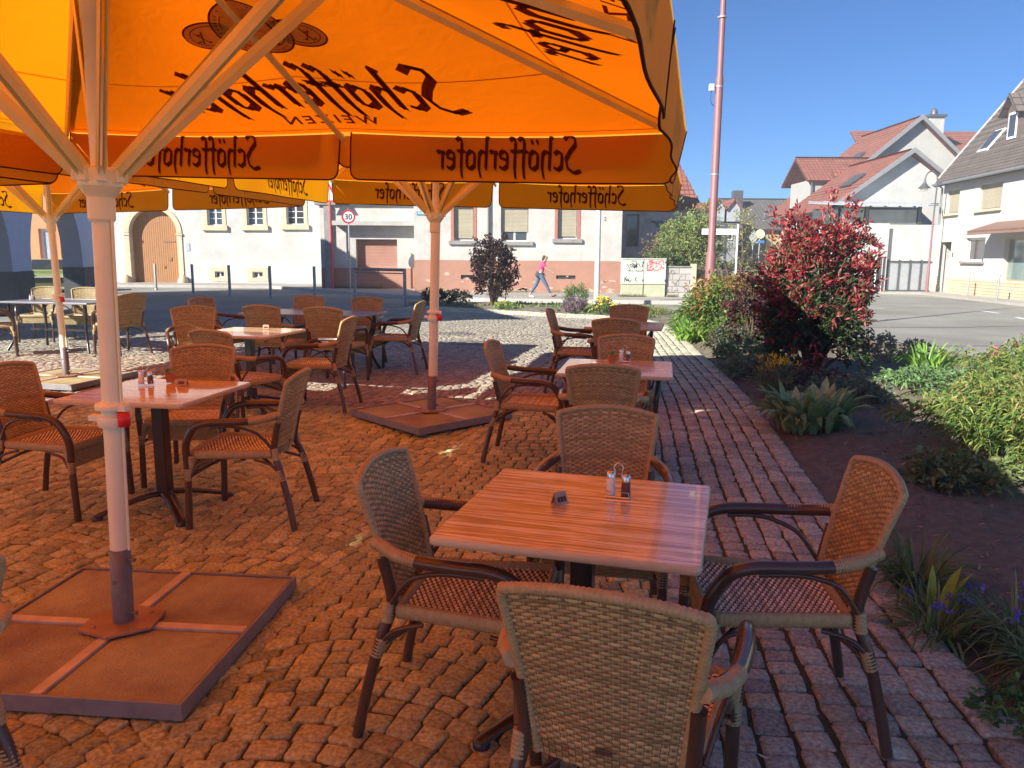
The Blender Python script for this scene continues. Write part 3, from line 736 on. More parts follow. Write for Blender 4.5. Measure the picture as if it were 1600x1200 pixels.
def make_chair(label):
    t = thing('rattan_armchair', label, 'armchair', group='woven rattan armchairs of the terrace')
    weave('backrest', bk, (0, -.97, .24), 50, 20, .0060, .0027, .0032, t, TANC, TAN2, 5)
    weave('seat', st, (0, 0, 1), 44, 22, .0050, .0026, .0042, t, (.84, .76, .60), (.66, .56, .42), 6, M_SEAT)
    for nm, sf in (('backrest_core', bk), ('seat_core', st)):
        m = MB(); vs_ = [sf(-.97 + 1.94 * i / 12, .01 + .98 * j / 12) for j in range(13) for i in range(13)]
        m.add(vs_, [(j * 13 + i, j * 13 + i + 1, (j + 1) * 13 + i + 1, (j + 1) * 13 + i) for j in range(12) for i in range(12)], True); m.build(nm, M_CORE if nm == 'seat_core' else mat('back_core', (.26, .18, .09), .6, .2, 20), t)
    m = MB(); P = [bk(-1, v) for v in (0, .2, .4, .6, .8, .96)] + [bk(u, 1) for u in (-.97, -.85, -.6, -.3, 0, .3, .6, .85, .97)] + [bk(1, v) for v in (.96, .8, .6, .4, .2, 0)]
    wrapped(m, P, .0135, .012); m.build('back_rim', M_WRAP, t)
    m = MB(); P = [st(-1, 0), st(-1, .5), st(-1, .93), st(-.9, 1), st(0, 1.02), st(.9, 1), st(1, .93), st(1, .5), st(1, 0), st(0, -.01)]
    wrapped(m, P, .014, .010, sq=(1.9, .9), closed=True); m.build('seat_rim', M_WRAP, t)
    p_ = bk(0, .13); m = MB(); m.box((p_[0], p_[1] - .010, p_[2]), (.040, .004, .013)); m.build('badge', M_CANE, t, bevel=.001)
    # apron under the front
    m = MB()
    for j in range(9): m.tube([(-.225, .236, .405 - j * .0105), (-.11, .242 + .002 * (j % 2), .405 - j * .0105), (0, .242 - .002 * (j % 2), .405 - j * .0105), (.11, .242 + .002 * (j % 2), .405 - j * .0105), (.225, .236, .405 - j * .0105)], .0058, 5, sq=(1, .5))
    m.build('front_apron', M_WRAP, t)
    for s in (-1, 1):
        # rear leg
        path = [(s * .245, -.345, .0), (s * .232, -.315, .15), (s * .218, -.27, .33), (s * .198, -.232, .46), (s * .205, -.262, .62)]
        m = MB(); m.tube(smooth_path(path, 5), .019, 10); lg = m.build('leg', M_CANE, t)
        m = MB(); wrapped(m, [(s * .222, -.283, .28), (s * .216, -.262, .345)], .0205); m.build('binding', M_WRAP, lg)
        m = MB(); wrapped(m, [(s * .210, -.245, .40), (s * .207, -.236, .47)], .021, r1=.018); m.build('binding', M_WRAP, lg)
        # arm + front leg in one bent cane: the leg below the seat, the arm above
        m = MB(); m.tube(smooth_path([(s * .262, .262, .0), (s * .262, .255, .2), (s * .262, .250, .36)], 4), .020, 10); lg = m.build('leg', M_CANE, t)
        m = MB(); wrapped(m, [(s * .262, .250, .36), (s * .262, .251, .29)], .021); m.build('binding', M_WRAP, lg)
        m = MB(); wrapped(m, [(s * .245, .232, .43), (s * .258, .248, .335)], .034, r1=.022); m.build('binding', M_WRAP, lg)
        arm = [(s * .262, .250, .36), (s * .268, .252, .46), (s * .276, .240, .545), (s * .284, .19, .625), (s * .288, .11, .655), (s * .288, .0, .660), (s * .272, -.14, .665), (s * .222, -.262, .685)]
        m = MB(); m.tube(smooth_path([(a, b, c - (.02 if c > .5 else 0)) for a, b, c in arm], 6), .0215, 10); ar = m.build('armrest', M_CANE, t)
        m = MB(); wrapped(m, [(s * .279, -.12, .644), (s * .262, -.19, .652), (s * .214, -.280, .672)], .0215, .010); m.build('binding', M_WRAP, ar)
        m = MB(); m.tube(smooth_path([(s * .284, .10, .610), (s * .282, .0, .614), (s * .268, -.08, .60), (s * .245, -.16, .56), (s * .22, -.225, .47)], 5), .0085, 7)
        m.tube(smooth_path([(s * .262, .238, .30), (s * .255, .19, .38), (s * .25, .11, .405)], 4), .008, 7)
        m.tube(smooth_path([(s * .225, -.285, .30), (s * .225, -.22, .375), (s * .22, -.12, .405)], 4), .008, 7)
        m.build('side_brace', M_CANE, t)
    m = MB()
    for s in (-1, 1): m.tube(smooth_path([(s * .255, .245, .31), (s * .12, .10, .385), (0, -.02, .40), (-s * .11, -.15, .375), (-s * .22, -.275, .31)], 5), .009, 7)
    m.build('cross_brace', M_CANE, t)
    return t
CH0 = [None]
def chair(x, y, fx, fy, label):
    rz = math.atan2(fy, fx) - PI / 2
    if CH0[0] is None: CH0[0] = make_chair(label); CH0[0].location = (x, y, gz(x, y)); CH0[0].rotation_euler.z = rz
    else: dup(CH0[0], (x, y, gz(x, y)), rz, label)
chair(-.12, 2.51, .97, -.2, 'rattan armchair at the left side of the nearest wooden table')
chair(.30, 1.83, .33, .944, 'rattan armchair seen from behind at the near side of the nearest table')
chair(.90, 2.53, -.99, .10, 'rattan armchair at the right of the nearest table, beside the flower bed')
chair(.385, 3.16, -.17, -.985, 'rattan armchair tucked under the far side of the nearest table')
chair(.62, 5.10, .15, .99, 'rattan armchair with its back to us at the second table along the bed')
chair(.88, 6.02, -.2, -.98, 'rattan armchair at the far side of the second table along the bed')
chair(.17, 5.80, .97, -.2, 'rattan armchair at the left side of the second table along the bed')
chair(1.07, 7.72, .22, .97, 'rattan armchair with its back to us at the third table along the bed')
chair(1.33, 8.9, -.2, -.98, 'farthest rattan armchair along the bed, beyond the third table')
chair(.74, 8.42, .97, -.2, 'rattan armchair at the left side of the third table along the bed')
chair(-2.80, 4.66, .98, -.12, 'rattan armchair at the left side of the table behind the foreground pole')
chair(-1.60, 4.52, -.99, .02, 'rattan armchair at the right side of the table behind the foreground pole')
chair(-2.24, 5.28, .1, -1, 'rattan armchair facing us behind the table at the foreground pole')
chair(-2.36, 6.62, .42, .90, 'rattan armchair with its back to us at the table with the white glare')
chair(-3.42, 8.28, .42, -.90, 'rattan armchair left of the table with the white glare, before the long grey table')
chair(-1.90, 7.46, -.96, .12, 'rattan armchair at the right side of the table with the white glare')
chair(-2.78, 9.05, .22, .97, 'rattan armchair with its back to us at the long grey table, the left of two')
chair(-2.02, 8.80, .22, .97, 'rattan armchair with its back to us at the long grey table, the right of two')
chair(-2.92, 10.5, -.2, -.98, 'rattan armchair at the far side of the long grey table, the left of two')
chair(-2.06, 10.3, -.2, -.98, 'rattan armchair at the far side of the long grey table, the right of two')
chair(-3.82, 10.1, .93, -.35, 'rattan armchair at the left end of the long grey table')
chair(-1.48, 9.72, -.98, .15, 'rattan armchair at the right end of the long grey table')
chair(-5.80, 11.35, -.85, .52, 'shaded rattan armchair seen from behind at the right end of the far left grey table')
chair(-7.15, 12.75, .2, -.98, 'sunlit rattan armchair at the back of the far left grey table, the right of two')
chair(-7.95, 12.95, .2, -.98, 'sunlit rattan armchair at the back of the far left grey table, the left of two')
chair(-7.45, 11.0, .80, .5, 'sunlit rattan armchair at the left edge of the picture, at the far left grey table')
chair(-1.62, 1.76, -.8, .6, 'rattan armchair cut off at the lower left corner of the picture')

# ------------------------------------------------------------------ tables
def woodtop():
    m, nt, b = _new('striped_laminate'); L = nt.links
    b.inputs['Coat Weight'].default_value = .55; b.inputs['Coat Roughness'].default_value = .035; b.inputs['Coat IOR'].default_value = 1.6; b.inputs['Specular IOR Level'].default_value = .6
    tc = N(nt, 'ShaderNodeTexCoord'); mp = N(nt, 'ShaderNodeMapping'); mp.inputs['Scale'].default_value = (1.6, 42, 1)
    L.new(tc.outputs['Object'], mp.inputs['Vector'])
    nz = N(nt, 'ShaderNodeTexNoise'); nz.inputs['Scale'].default_value = 1.3; nz.inputs['Detail'].default_value = 5; nz.inputs['Roughness'].default_value = .7
    L.new(mp.outputs[0], nz.inputs['Vector'])
    rp = N(nt, 'ShaderNodeValToRGB'); e = rp.color_ramp.elements
    e[0].position = .42; e[0].color = (.44, .27, .08, 1); e[1].position = .57; e[1].color = (.88, .80, .58, 1)
    k = e.new(.50); k.color = (.62, .46, .19, 1)
    L.new(nz.outputs['Fac'], rp.inputs['Fac']); L.new(rp.outputs[0], b.inputs['Base Color'])
    n2 = N(nt, 'ShaderNodeTexNoise'); n2.inputs['Scale'].default_value = 5; L.new(tc.outputs['Object'], n2.inputs['Vector'])
    r2 = N(nt, 'ShaderNodeMapRange'); r2.inputs['To Min'].default_value = .14; r2.inputs['To Max'].default_value = .28; L.new(n2.outputs['Fac'], r2.inputs['Value']); L.new(r2.outputs[0], b.inputs['Roughness'])
    return m
M_TOP = woodtop(); M_EDGE = mat('laminate_edge', (.64, .58, .42), .35, .2, 8, stretch=(4, 4, 30), col2=(.52, .44, .30))
M_CAST = mat('black_cast_iron', (.025, .022, .022), .3, .3, 10, coat=.4)
def make_table(label):
    t = thing('square_table', label, 'table', group='square wood-striped tables')
    m = MB(); r = .018; n = 6; poly = []
    for cx, cy, a0 in ((.382, -.382, -90), (.382, .382, 0), (-.382, .382, 90), (-.382, -.382, 180)):
        for k in range(n + 1): a = rad(a0 + 90 * k / n); poly.append((cx + r * math.cos(a), cy + r * math.sin(a)))
    q = lambda s: [(x * s, y * s) for x, y in poly]; K = len(poly)
    vs_ = [(x, y, .722) for x, y in q(.985)] + [(x, y, .728) for x, y in q(1)] + [(x, y, .744) for x, y in q(1)] + [(x, y, .75) for x, y in q(.988)]
    m.add(vs_, [(l * K + i, l * K + (i + 1) % K, (l + 1) * K + (i + 1) % K, (l + 1) * K + i) for l in range(3) for i in range(K)], True, 1)
    m.add(vs_[3 * K:], [tuple(range(K))], False, 0); m.add(vs_[:K], [tuple(range(K))[::-1]], False, 1)
    m.build('tabletop', [M_TOP, M_EDGE], t)
    m = MB(); m.box((0, 0, .39), (.075, .075, .62)); m.box((0, 0, .705), (.34, .34, .02)); m.box((0, 0, .70), (.5, .05, .028)); m.build('column', M_CAST, t, bevel=.006)
    for k in range(4):
        a = k * PI / 2 + PI / 4; d = Vector((math.cos(a), math.sin(a), 0)); m = MB()
        P = [d * .02 + Vector((0, 0, .105)), d * .10 + Vector((0, 0, .10)), d * .22 + Vector((0, 0, .075)), d * .34 + Vector((0, 0, .04)), d * .40 + Vector((0, 0, .018))]
        m.tube([tuple(p) for p in catmull3(P, 4)], [.042] * 5 + [.036] * 6 + [.03] * 6, 8, sq=(.42, 1.0), up=(0, 0, 1)); m.lathe([(.03, 0), (.03, .02), (.02, .03)], 10, tuple(d * .385)); m.build('foot', M_CAST, t)
    return t
T0 = make_table('square wood-striped table nearest the camera, caddy and folded card on it')
T0.location = (.245, 2.47, 0); T0.rotation_euler.z = rad(-16)
TT = [(-2.16, 4.62, -9, 'square wood-striped table behind the foreground pole, glowing orange'), (-2.55, 7.42, -12, 'square wood-striped table with white glare on its top'), (.77, 5.58, -11, 'second square wood-striped table along the flower bed, half reflecting blue sky'), (1.22, 8.28, -13, 'third square wood-striped table along the flower bed')]
for x, y, a, lb in TT: dup(T0, (x, y, gz(x, y)), rad(a), lb)
M_GREY = mat('grey_metal_top', (.20, .21, .24), .35, .12, 6, metal=.2, coat=.2)
def make_long(label, W=1.6, D=.9):
    t = thing('metal_table', label, 'table', group='long grey metal terrace tables')
    m = MB()
    for k in range(11):
        y = -D / 2 + .04 + (D - .08) * (k + .5) / 11; m.box((0, y, .742), (W - .06, (D - .08) / 11 - .008, .012))
    m.build('slatted_top', M_GREY, t)
    m = MB()
    for s in (-1, 1): m.box((0, s * (D / 2 - .02), .738), (W, .04, .026)); m.box((s * (W / 2 - .02), 0, .738), (.04, D - .08, .024))
    m.build('frame', M_GREY, t, bevel=.003)
    for sx in (-1, 1):
        for sy in (-1, 1):
            m = MB(); X, Y = sx * (W / 2 - .14), sy * (D / 2 - .12)
            m.tube(smooth_path([(X, Y, .725), (X, Y + sy * .0, .55), (X - sx * .035, Y - sy * .03, .38), (X - sx * .02, Y - sy * .02, .18), (X + sx * .05, Y + sy * .05, .01)], 5), [.026] * 8 + [.020] * 13, 8)
            m.tube(smooth_path([(X, Y, .60), (X - sx * .06, Y, .66), (X - sx * .16, Y, .71)], 4), .010, 6); m.build('leg', M_CAST, t)
    m = MB(); m.box((0, 0, .30), (W - .34, .03, .03)); m.build('stretcher', M_CAST, t)
    return t
L0 = make_long('long grey slatted metal table in the middle distance'); L0.location = (-2.5, 9.72, gz(-2.5, 9.72)); L0.rotation_euler.z = rad(-13)
dup(L0, (-6.85, 11.75, gz(-6.85, 11.75)), rad(-12), 'long grey slatted metal table at the far left by the arcade')

# ------------------------------------------------------------------ table ware
M_CHR = mat('chrome', (.75, .75, .75), .12, .05, 4, metal=1)
M_SALT = mat('salt_white', (.85, .84, .80), .4, .05, 4, coat=.6); M_PEP = mat('pepper_grains', (.20, .06, .04), .5, .6, 90, coat=.7, col2=(.05, .02, .015))
def topz(x, y): return gz(x, y) + .75
def shaker(x, y, z, m1, label, h=.062, capm=None):
    t = thing('shaker', label, 'shaker', (x, y, z))
    m = MB(); m.lathe([(.016, .0), (.0175, .004), (.0165, h * .7), (.015, h)], 16); m.build('jar', m1, t)
    m = MB(); m.lathe([(.0158, h), (.0158, h + .016), (.012, h + .023), (.002, h + .025)], 16); m.build('cap', capm or M_CHR, t)
    return t
def caddy(x, y, rz, label, l1, l2):
    z = topz(x, y) + .0015; t = thing('cruet_caddy', label, 'caddy', (x, y, z), rz)
    m = MB(); m.box((0, 0, .004), (.088, .05, .006)); m.tube([(a * .040, b * .022, .022) for a, b in ((-1, -1), (1, -1), (1, 1), (-1, 1))], .0016, 5, closed=True)
    for a in (-1, 1):
        for b in (-1, 1): m.tube([(a * .040, b * .022, .004), (a * .040, b * .022, .022)], .0015, 5)
    m.build('tray', M_CHR, t)
    m = MB(); m.tube(smooth_path([(-.012, 0, .006), (-.012, 0, .085), (-.016, 0, .105), (0, 0, .122), (.016, 0, .105), (.012, 0, .085), (.012, 0, .006)], 5), .0017, 6); m.build('handle', M_CHR, t)
    c, s = math.cos(rz), math.sin(rz)
    shaker(x - .026 * c, y - .026 * s, z + .0075, M_SALT, l1, .058); shaker(x + .027 * c, y + .027 * s, z + .0075, M_PEP, l2, .050)
caddy(.375, 2.60, rad(-16), 'small chrome cruet caddy on the nearest table', 'white salt shaker with chrome cap in the caddy on the nearest table', 'brown pepper jar in the caddy on the nearest table')
caddy(-2.32, 4.80, rad(10), 'chrome cruet caddy on the orange-lit table behind the pole', 'salt shaker in the caddy on the table behind the pole', 'pepper jar in the caddy on the table behind the pole')
caddy(.86, 5.83, rad(-20), 'chrome cruet caddy on the second table along the bed', 'salt shaker in the caddy on the second table along the bed', 'pepper jar in the caddy on the second table along the bed')
caddy(-7.32, 11.75, 0, 'chrome cruet caddy on the far left grey table', 'salt shaker in the caddy on the far left grey table', 'pepper jar in the caddy on the far left grey table')
def card(x, y, rz, label, sz=.03):
    z = topz(x, y) + .001; m = MB()
    m.slab([(-sz, -.016, 0), (sz, -.016, 0), (sz * .9, 0, .042), (-sz * .9, 0, .042)], .0012); m.slab([(sz, .016, 0), (-sz, .016, 0), (-sz * .9, .001, .042), (sz * .9, .001, .042)], .0012)
    t = thing('folded_card', label, 'table card', (x, y, z), rz); m.build('paper', mat('card_paper', (.42, .30, .22), .6, .25, 30), t)
    m = MB()
    for k in range(3): m.box((-.013 + k * .013, -.0125, .018), (.007, .0015, .016))
    for f in range(len(m.v)): vx, vy, vz = m.v[f]; m.v[f] = (vx, vy + (vz - .018) * .38 - .0005, vz)
    m.build('print', mat('card_ink', (.03, .02, .02), .6), t)
card(.165, 2.52, rad(35), 'small folded brown card standing left of the caddy on the nearest table', .027)
card(-2.08, 4.78, rad(-8), 'small folded card with dark print on the table behind the pole', .036)
card(-2.45, 7.62, rad(5), 'small orange-lit card on the table with the glare', .03)
def pot(x, y, label):
    z = topz(x, y) + .001; t = thing('flower_pot', label, 'plant pot', (x, y, z)); m = MB(); m.lathe([(.024, 0), (.032, .05), (.034, .055), (.028, .055)], 14); m.build('pot', mat('terracotta', (.42, .16, .08), .8, .2, 20), t)
    m = MB()
    for k in range(60):
        a = R.uniform(0, 2 * PI); e = R.uniform(.2, 1.4); p = Vector((math.cos(a) * math.cos(e), math.sin(a) * math.cos(e), math.sin(e))) * R.uniform(.02, .042) + Vector((0, 0, .055)); u = Vector((R.uniform(-1, 1), R.uniform(-1, 1), R.uniform(-1, 1))).normalized() * .011; w_ = Vector((-u.y, u.x, .003))
        m.add([p - u, p + w_ * .5, p + u, p - w_ * .5], [(0, 1, 2, 3)])
    m.build('foliage', mat('pot_green', (.12, .30, .04), .5, .3, 40), t)
pot(.75, 5.72, 'tiny green plant pot on the second table along the bed'); pot(-7.0, 11.8, 'tiny green plant pot on the far left grey table'); pot(-2.2, 4.88, 'small plant pot between caddy and card on the table behind the pole')
# litter
def litter(x, y, c, s, label, cat, nm):
    z = float(zground(np.array([[x, y]]))[0]) + .012; m = MB(); a = R.uniform(0, 6); u = Vector((math.cos(a), math.sin(a), .15)) * s; w_ = Vector((-u.y, u.x, .01)) * .4; p = Vector((x, y, z))
    m.add([p - u, p - u * .3 + w_, p + u * .6 + w_ * .8 + Vector((0, 0, .008)), p + u * 1.1, p + u * .4 - w_ * .9, p - u * .4 - w_], [(0, 1, 5), (1, 2, 4, 5), (2, 3, 4)]); tag(m.build(nm, mat('lit_' + nm + str(round(c[0] * 100)), c, .6, .2, 40)), label, cat)
litter(1.0, 3.55, (.65, .10, .05), .035, 'small red leaf on the cobbles right of the nearest table', 'leaf', 'fallen_leaf')
litter(-.33, 2.87, (.60, .20, .05), .025, 'small orange leaf on the cobbles under the left armchair', 'leaf', 'fallen_leaf')
litter(.82, 2.28, (.75, .76, .85), .03, 'white scrap of paper by the front leg of the right armchair', 'paper scrap', 'paper_scrap')
litter(-1.78, 2.1, (.5, .35, .2), .02, 'dry leaf on the cobbles in front of the slab base', 'leaf', 'fallen_leaf')

# ------------------------------------------------------------------ buildings
M_WHITE = mat('white_render', (.56, .56, .545), .9, .10, .8, bump=.15, bscale=25, col2=(.40, .41, .40), detail=9)
M_OLDW = mat('old_white_render', (.56, .55, .52), .92, .2, 1.3, bump=.4, bscale=14, col2=(.38, .37, .345), detail=12)
M_BLUE = mat('pale_blue_render', (.50, .58, .74), .9, .05, 1, bump=.1, bscale=30)
M_DARKP = mat('grey_plinth', (.10, .11, .11), .85, .25, 2, bump=.3)
M_BROWNP = mat('red_brown_plinth', (.42, .22, .16), .9, .2, 1.5, bump=.4, bscale=18, col2=(.34, .18, .13))
M_SAND = mat('sandstone', (.56, .47, .33), .85, .15, 4, bump=.3)
M_BEIGE = mat('cream_render', (.50, .485, .45), .9, .08, .8, bump=.15, bscale=30)
M_GREYR = mat('grey_render', (.42, .42, .39), .9, .1, 1)
M_GL = mat('window_glass', (.05, .055, .06), .06, .3, 1.2, spec=.8, coat=.6)
M_PVC = mat('white_window_paint', (.78, .78, .76), .4, .04, 4)
M_SHUT = brick('roller_shutter', (.42, .38, .28), (.40, .36, .26), (.20, .18, .13), 50, .055, msize=.006, rough=.6)
M_REDF = mat('red_brown_frame', (.38, .15, .11), .7, .2, 6)
M_GREYS = mat('grey_sill', (.26, .25, .24), .85, .2, 5)
M_DG = mat('dark_grey_metal', (.10, .11, .12), .45, .15, 5, metal=.3)
M_LG = mat('light_grey_metal', (.42, .45, .48), .45, .1, 5, metal=.3)
def tiles(name, c1, c2, mort, sx=.24, sy=.34):
    m = brick(name, c1, c2, mort, sx, sy, msize=.022, bump=1.0, off=.0, plane='XY'); return m
M_TRED = tiles('red_roof_tile', (.30, .115, .08), (.24, .09, .065), (.12, .045, .035)); M_TBR = tiles('brown_grey_roof_tile', (.15, .125, .11), (.12, .10, .09), (.05, .04, .035), .3, .36)
M_TGR = tiles('dark_roof_tile', (.14, .135, .13), (.12, .115, .11), (.06, .06, .06), .3, .36)
def wallgrid(mb, x0, x1, z0, z1, y, ops, dep=.22, mi=0):
    """front wall in the xz plane facing -y with rectangular openings and reveals"""
    xs = sorted({x0, x1, *[o[0] for o in ops], *[o[1] for o in ops]}); zs = sorted({z0, z1, *[o[2] for o in ops], *[o[3] for o in ops]})
    for i in range(len(xs) - 1):
        for j in range(len(zs) - 1):
            cx, cz = (xs[i] + xs[i + 1]) / 2, (zs[j] + zs[j + 1]) / 2
            if any(o[0] < cx < o[1] and o[2] < cz < o[3] for o in ops): continue
            mb.add([(xs[i], y, zs[j]), (xs[i + 1], y, zs[j]), (xs[i + 1], y, zs[j + 1]), (xs[i], y, zs[j + 1])], [(0, 1, 2, 3)], mi=mi)
    for a, b, c, d in ops:
        mb.add([(a, y, c), (a, y + dep, c), (a, y + dep, d), (a, y, d)], [(0, 1, 2, 3)], mi=mi); mb.add([(b, y, c), (b, y, d), (b, y + dep, d), (b, y + dep, c)], [(0, 1, 2, 3)], mi=mi)
        mb.add([(a, y, d), (a, y + dep, d), (b, y + dep, d), (b, y, d)], [(0, 1, 2, 3)], mi=mi); mb.add([(a, y, c), (b, y, c), (b, y + dep, c), (a, y + dep, c)], [(0, 1, 2, 3)], mi=mi)
def body(mb, x0, x1, z0, z1, y, D, ops, dep=.22, mi=0, top=True):
    wallgrid(mb, x0, x1, z0, z1, y, ops, dep, mi)
    mb.add([(x0, y, z0), (x0, y, z1), (x0, y + D, z1), (x0, y + D, z0)], [(0, 1, 2, 3)], mi=mi); mb.add([(x1, y, z0), (x1, y + D, z0), (x1, y + D, z1), (x1, y, z1)], [(0, 1, 2, 3)], mi=mi)
    mb.add([(x0, y + D, z0), (x0, y + D, z1), (x1, y + D, z1), (x1, y + D, z0)], [(0, 1, 2, 3)], mi=mi)
    if top: mb.add([(x0, y, z1), (x1, y, z1), (x1, y + D, z1), (x0, y + D, z1)], [(0, 1, 2, 3)], mi=mi)
def window(parent, x0, x1, z0, z1, y, dep=.22, fm=None, nx=2, nz=3, transom=None, glass=None, fw=.055, bar=.028):
    fm = fm or M_PVC; yb = y + dep - .06; m = MB()
    for a, b, c, d in ((x0, x1, z0, z0 + fw), (x0, x1, z1 - fw, z1), (x0, x0 + fw, z0 + fw, z1 - fw), (x1 - fw, x1, z0 + fw, z1 - fw)): m.bb(a, b, yb, yb + .05, c, d)
    zt = transom
    for i in range(1, nx): xx = x0 + (x1 - x0) * i / nx; m.bb(xx - bar * 1.3, xx + bar * 1.3, yb + .002, yb + .045, z0 + fw, z1 - fw)
    if zt: m.bb(x0 + fw, x1 - fw, yb - .01, yb + .046, zt - .05, zt + .05)
    ztop = (zt - .05) if zt else z1 - fw
    for j in range(1, nz):
        zz = z0 + fw + (ztop - z0 - fw) * j / nz; m.bb(x0 + fw, x1 - fw, yb + .006, yb + .04, zz - bar / 2, zz + bar / 2)
    f = m.build('window', fm, parent); g = MB(); g.bb(x0 + fw / 2, x1 - fw / 2, yb + .02, yb + .03, z0 + fw / 2, z1 - fw / 2); g.build('pane', glass or M_GL, f); return f
def roofplane(parent, pts, m, th=.12, nm='roof'):
    """tiled plane; pts eave-left, eave-right, ridge-right, ridge-left seen from outside; local axes for the tile texture"""
    p = [Vector(q) for q in pts]; X = (p[1] - p[0]).normalized(); Zn = X.cross(p[3] - p[0]).normalized(); Y = Zn.cross(X)
    Mx = Matrix((X, Y, Zn)).transposed().to_4x4(); Mx.translation = p[0]; inv = Mx.inverted(); q = [inv @ a for a in p]
    mb = MB(); mb.slab(q, th); 
    # tile courses as real steps
    L = max(a.y for a in q); nC_ = int(L / .36); 
    for k in range(nC_):
        t = (k + .5) / nC_
        a = q[0].lerp(q[3], t); b = q[1].lerp(q[2], t); mb.add([a + Vector((0, -.02, .005)), b + Vector((0, -.02, .005)), b + Vector((0, .0, .035)), a + Vector((0, 0, .035))], [(0, 1, 2, 3)]); mb.add([a + Vector((0, 0, .035)), b + Vector((0, 0, .035)), b + Vector((0, .34, .006)), a + Vector((0, .34, .006))], [(0, 1, 2, 3)])
    o = mb.build(nm, m)
    if parent: o.parent = parent; Mx = parent.matrix_basis.inverted() @ Mx
    o.matrix_basis = Mx
    return o

# --- House with the arched gate
hg = thing('gate_house', 'white house with sandstone arched gate and small-paned windows, left across the street', 'house', (0, 42, 0))
k_ = 42 / 38
def X(x): return x * k_
def Z(z): return 1.58 + (z - 1.58) * k_
wins = [(X(-14.82), X(-14.10), Z(2.98), Z(4.55)), (X(-12.90), X(-12.12), Z(3.0), Z(4.55)), (X(-10.98), X(-10.14), Z(3.05), Z(4.6))]
cels = [(X(-14.6), X(-14.15), Z(.48), Z(.78)), (X(-12.75), X(-12.25), Z(.48), Z(.78))]
AX, AR, AZ = X(-17.5), 1.16 * k_, 2.72      # gate arch centre, radius, spring
m = MB(); body(m, X(-22), X(-8.75), -.1, 8.2, 0, 9, wins + cels + [(AX - AR - .25, AX + AR + .25, -.1, AZ + AR + .25)], .24, top=False)
# spandrel round the arch
na = 20; sq_ = AR + .25
for i in range(na):
    a0, a1 = PI * i / na, PI * (i + 1) / na
    def outp(a):
        c, s = math.cos(a), math.sin(a); f = sq_ / max(abs(c), s) if s > abs(c) else sq_ / abs(c); return (AX + c * f, 0, min(AZ + s * f, AZ + sq_))
    m.add([(AX + sq_ * math.cos(a0), 0, AZ + sq_ * math.sin(a0)), outp(a0), outp(a1), (AX + sq_ * math.cos(a1), 0, AZ + sq_ * math.sin(a1))], [(0, 1, 2, 3)])
m.build('wall', M_WHITE, hg)
m = MB()
for i in range(na):       # sandstone arch ring
    a0, a1 = PI * i / na, PI * (i + 1) / na; r0, r1 = AR, AR + .27
    P = lambda r, a, y: (AX + r * math.cos(a), y, AZ + r * math.sin(a))
    m.add([P(r0, a0, -.05), P(r1, a0, -.05), P(r1, a1, -.05), P(r0, a1, -.05), P(r0, a0, .45), P(r1, a0, .02), P(r1, a1, .02), P(r0, a1, .45)], [(0, 1, 2, 3), (0, 3, 7, 4), (1, 5, 6, 2)])
for s in (-1, 1):
    a = AX + s * (AR + .135); m.bb(a - .135, a + .135, -.05, .45, -.05, AZ - .14); m.bb(a - .17, a + .17, -.09, .40, AZ - .13, AZ - .02); 
m.build('gate_surround', M_SAND, hg)
for s in (-1, 1):
    m = MB(); m.lathe([(.30, 0), (.27, .25), (.16, .48), (.02, .56)], 10, (AX + s * (AR + .25), -.18, -.05)); m.build('guard_stone', M_SAND, hg)
m = MB(); n_ = 22
for i in range(n_):
    x0 = AX - AR + 2 * AR * i / n_; x1 = AX - AR + 2 * AR * (i + 1) / n_ - .014; f = lambda x: AZ + math.sqrt(max(.001, AR * AR - (x - AX) ** 2))
    m.xz([(x0, 0), (x1, 0), (x1, f(x1)), ((x0 + x1) / 2, f((x0 + x1) / 2)), (x0, f(x0))], .36, .40)
m.bb(AX - AR, AX + AR, .405, .44, 0, AZ + AR)
gt = m.build('gate', mat('gate_planks', (.40, .20, .085), .7, .2, 3, stretch=(6, 6, .6), col2=(.32, .15, .06)), hg)
m = MB(); m.bb(AX + .35, AX + 1.02, .33, .36, 2.25, 2.30); m.bb(AX + .62, AX + .78, .32, .36, 1.25, 1.42); m.bb(AX + .30, AX + .40, .32, .36, .85, .95); m.build('handle', mat('gate_iron', (.25, .14, .08), .5), gt)
for x0, x1, z0, z1 in wins:
    w_ = window(hg, x0, x1, z0, z1, 0, .24, nx=2, nz=3, transom=z0 + (z1 - z0) * .62)
    m = MB()
    for a, b in ((x0 - .20, x0), (x1, x1 + .20)): m.bb(a, b, -.03, .05, z0, z1 + .2)
    m.bb(x0 - .28, x1 + .28, -.14, .06, z0 - .26, z0); m.build('sill', M_SAND, w_)
for x0, x1, z0, z1 in cels:
    w_ = window(hg, x0, x1, z0, z1, 0, .20, nx=2, nz=1); m = MB()
    m.bb(x0 - .28, x0, -.02, .04, z0 - .2, z1 + .2); m.bb(x1, x1 + .28, -.02, .04, z0 - .2, z1 + .2); m.bb(x0, x1, -.02, .04, z1, z1 + .2); m.bb(x0, x1, -.02, .04, z0 - .2, z0); m.build('frame', M_SAND, w_)
m = MB(); m.bb(X(-15.94), X(-15.75), -.03, -.003, Z(1.76), Z(2.13)); m.build('plate', M_LG, hg)
roofplane(hg, [(X(-22.3), 41.7, 8.1), (X(-8.6), 41.7, 8.1), (X(-8.6), 46.5, 12), (X(-22.3), 46.5, 12)], M_TRED); roofplane(hg, [(X(-8.6), 51.3, 8.1), (X(-22.3), 51.3, 8.1), (X(-22.3), 46.5, 12), (X(-8.6), 46.5, 12)], M_TRED)
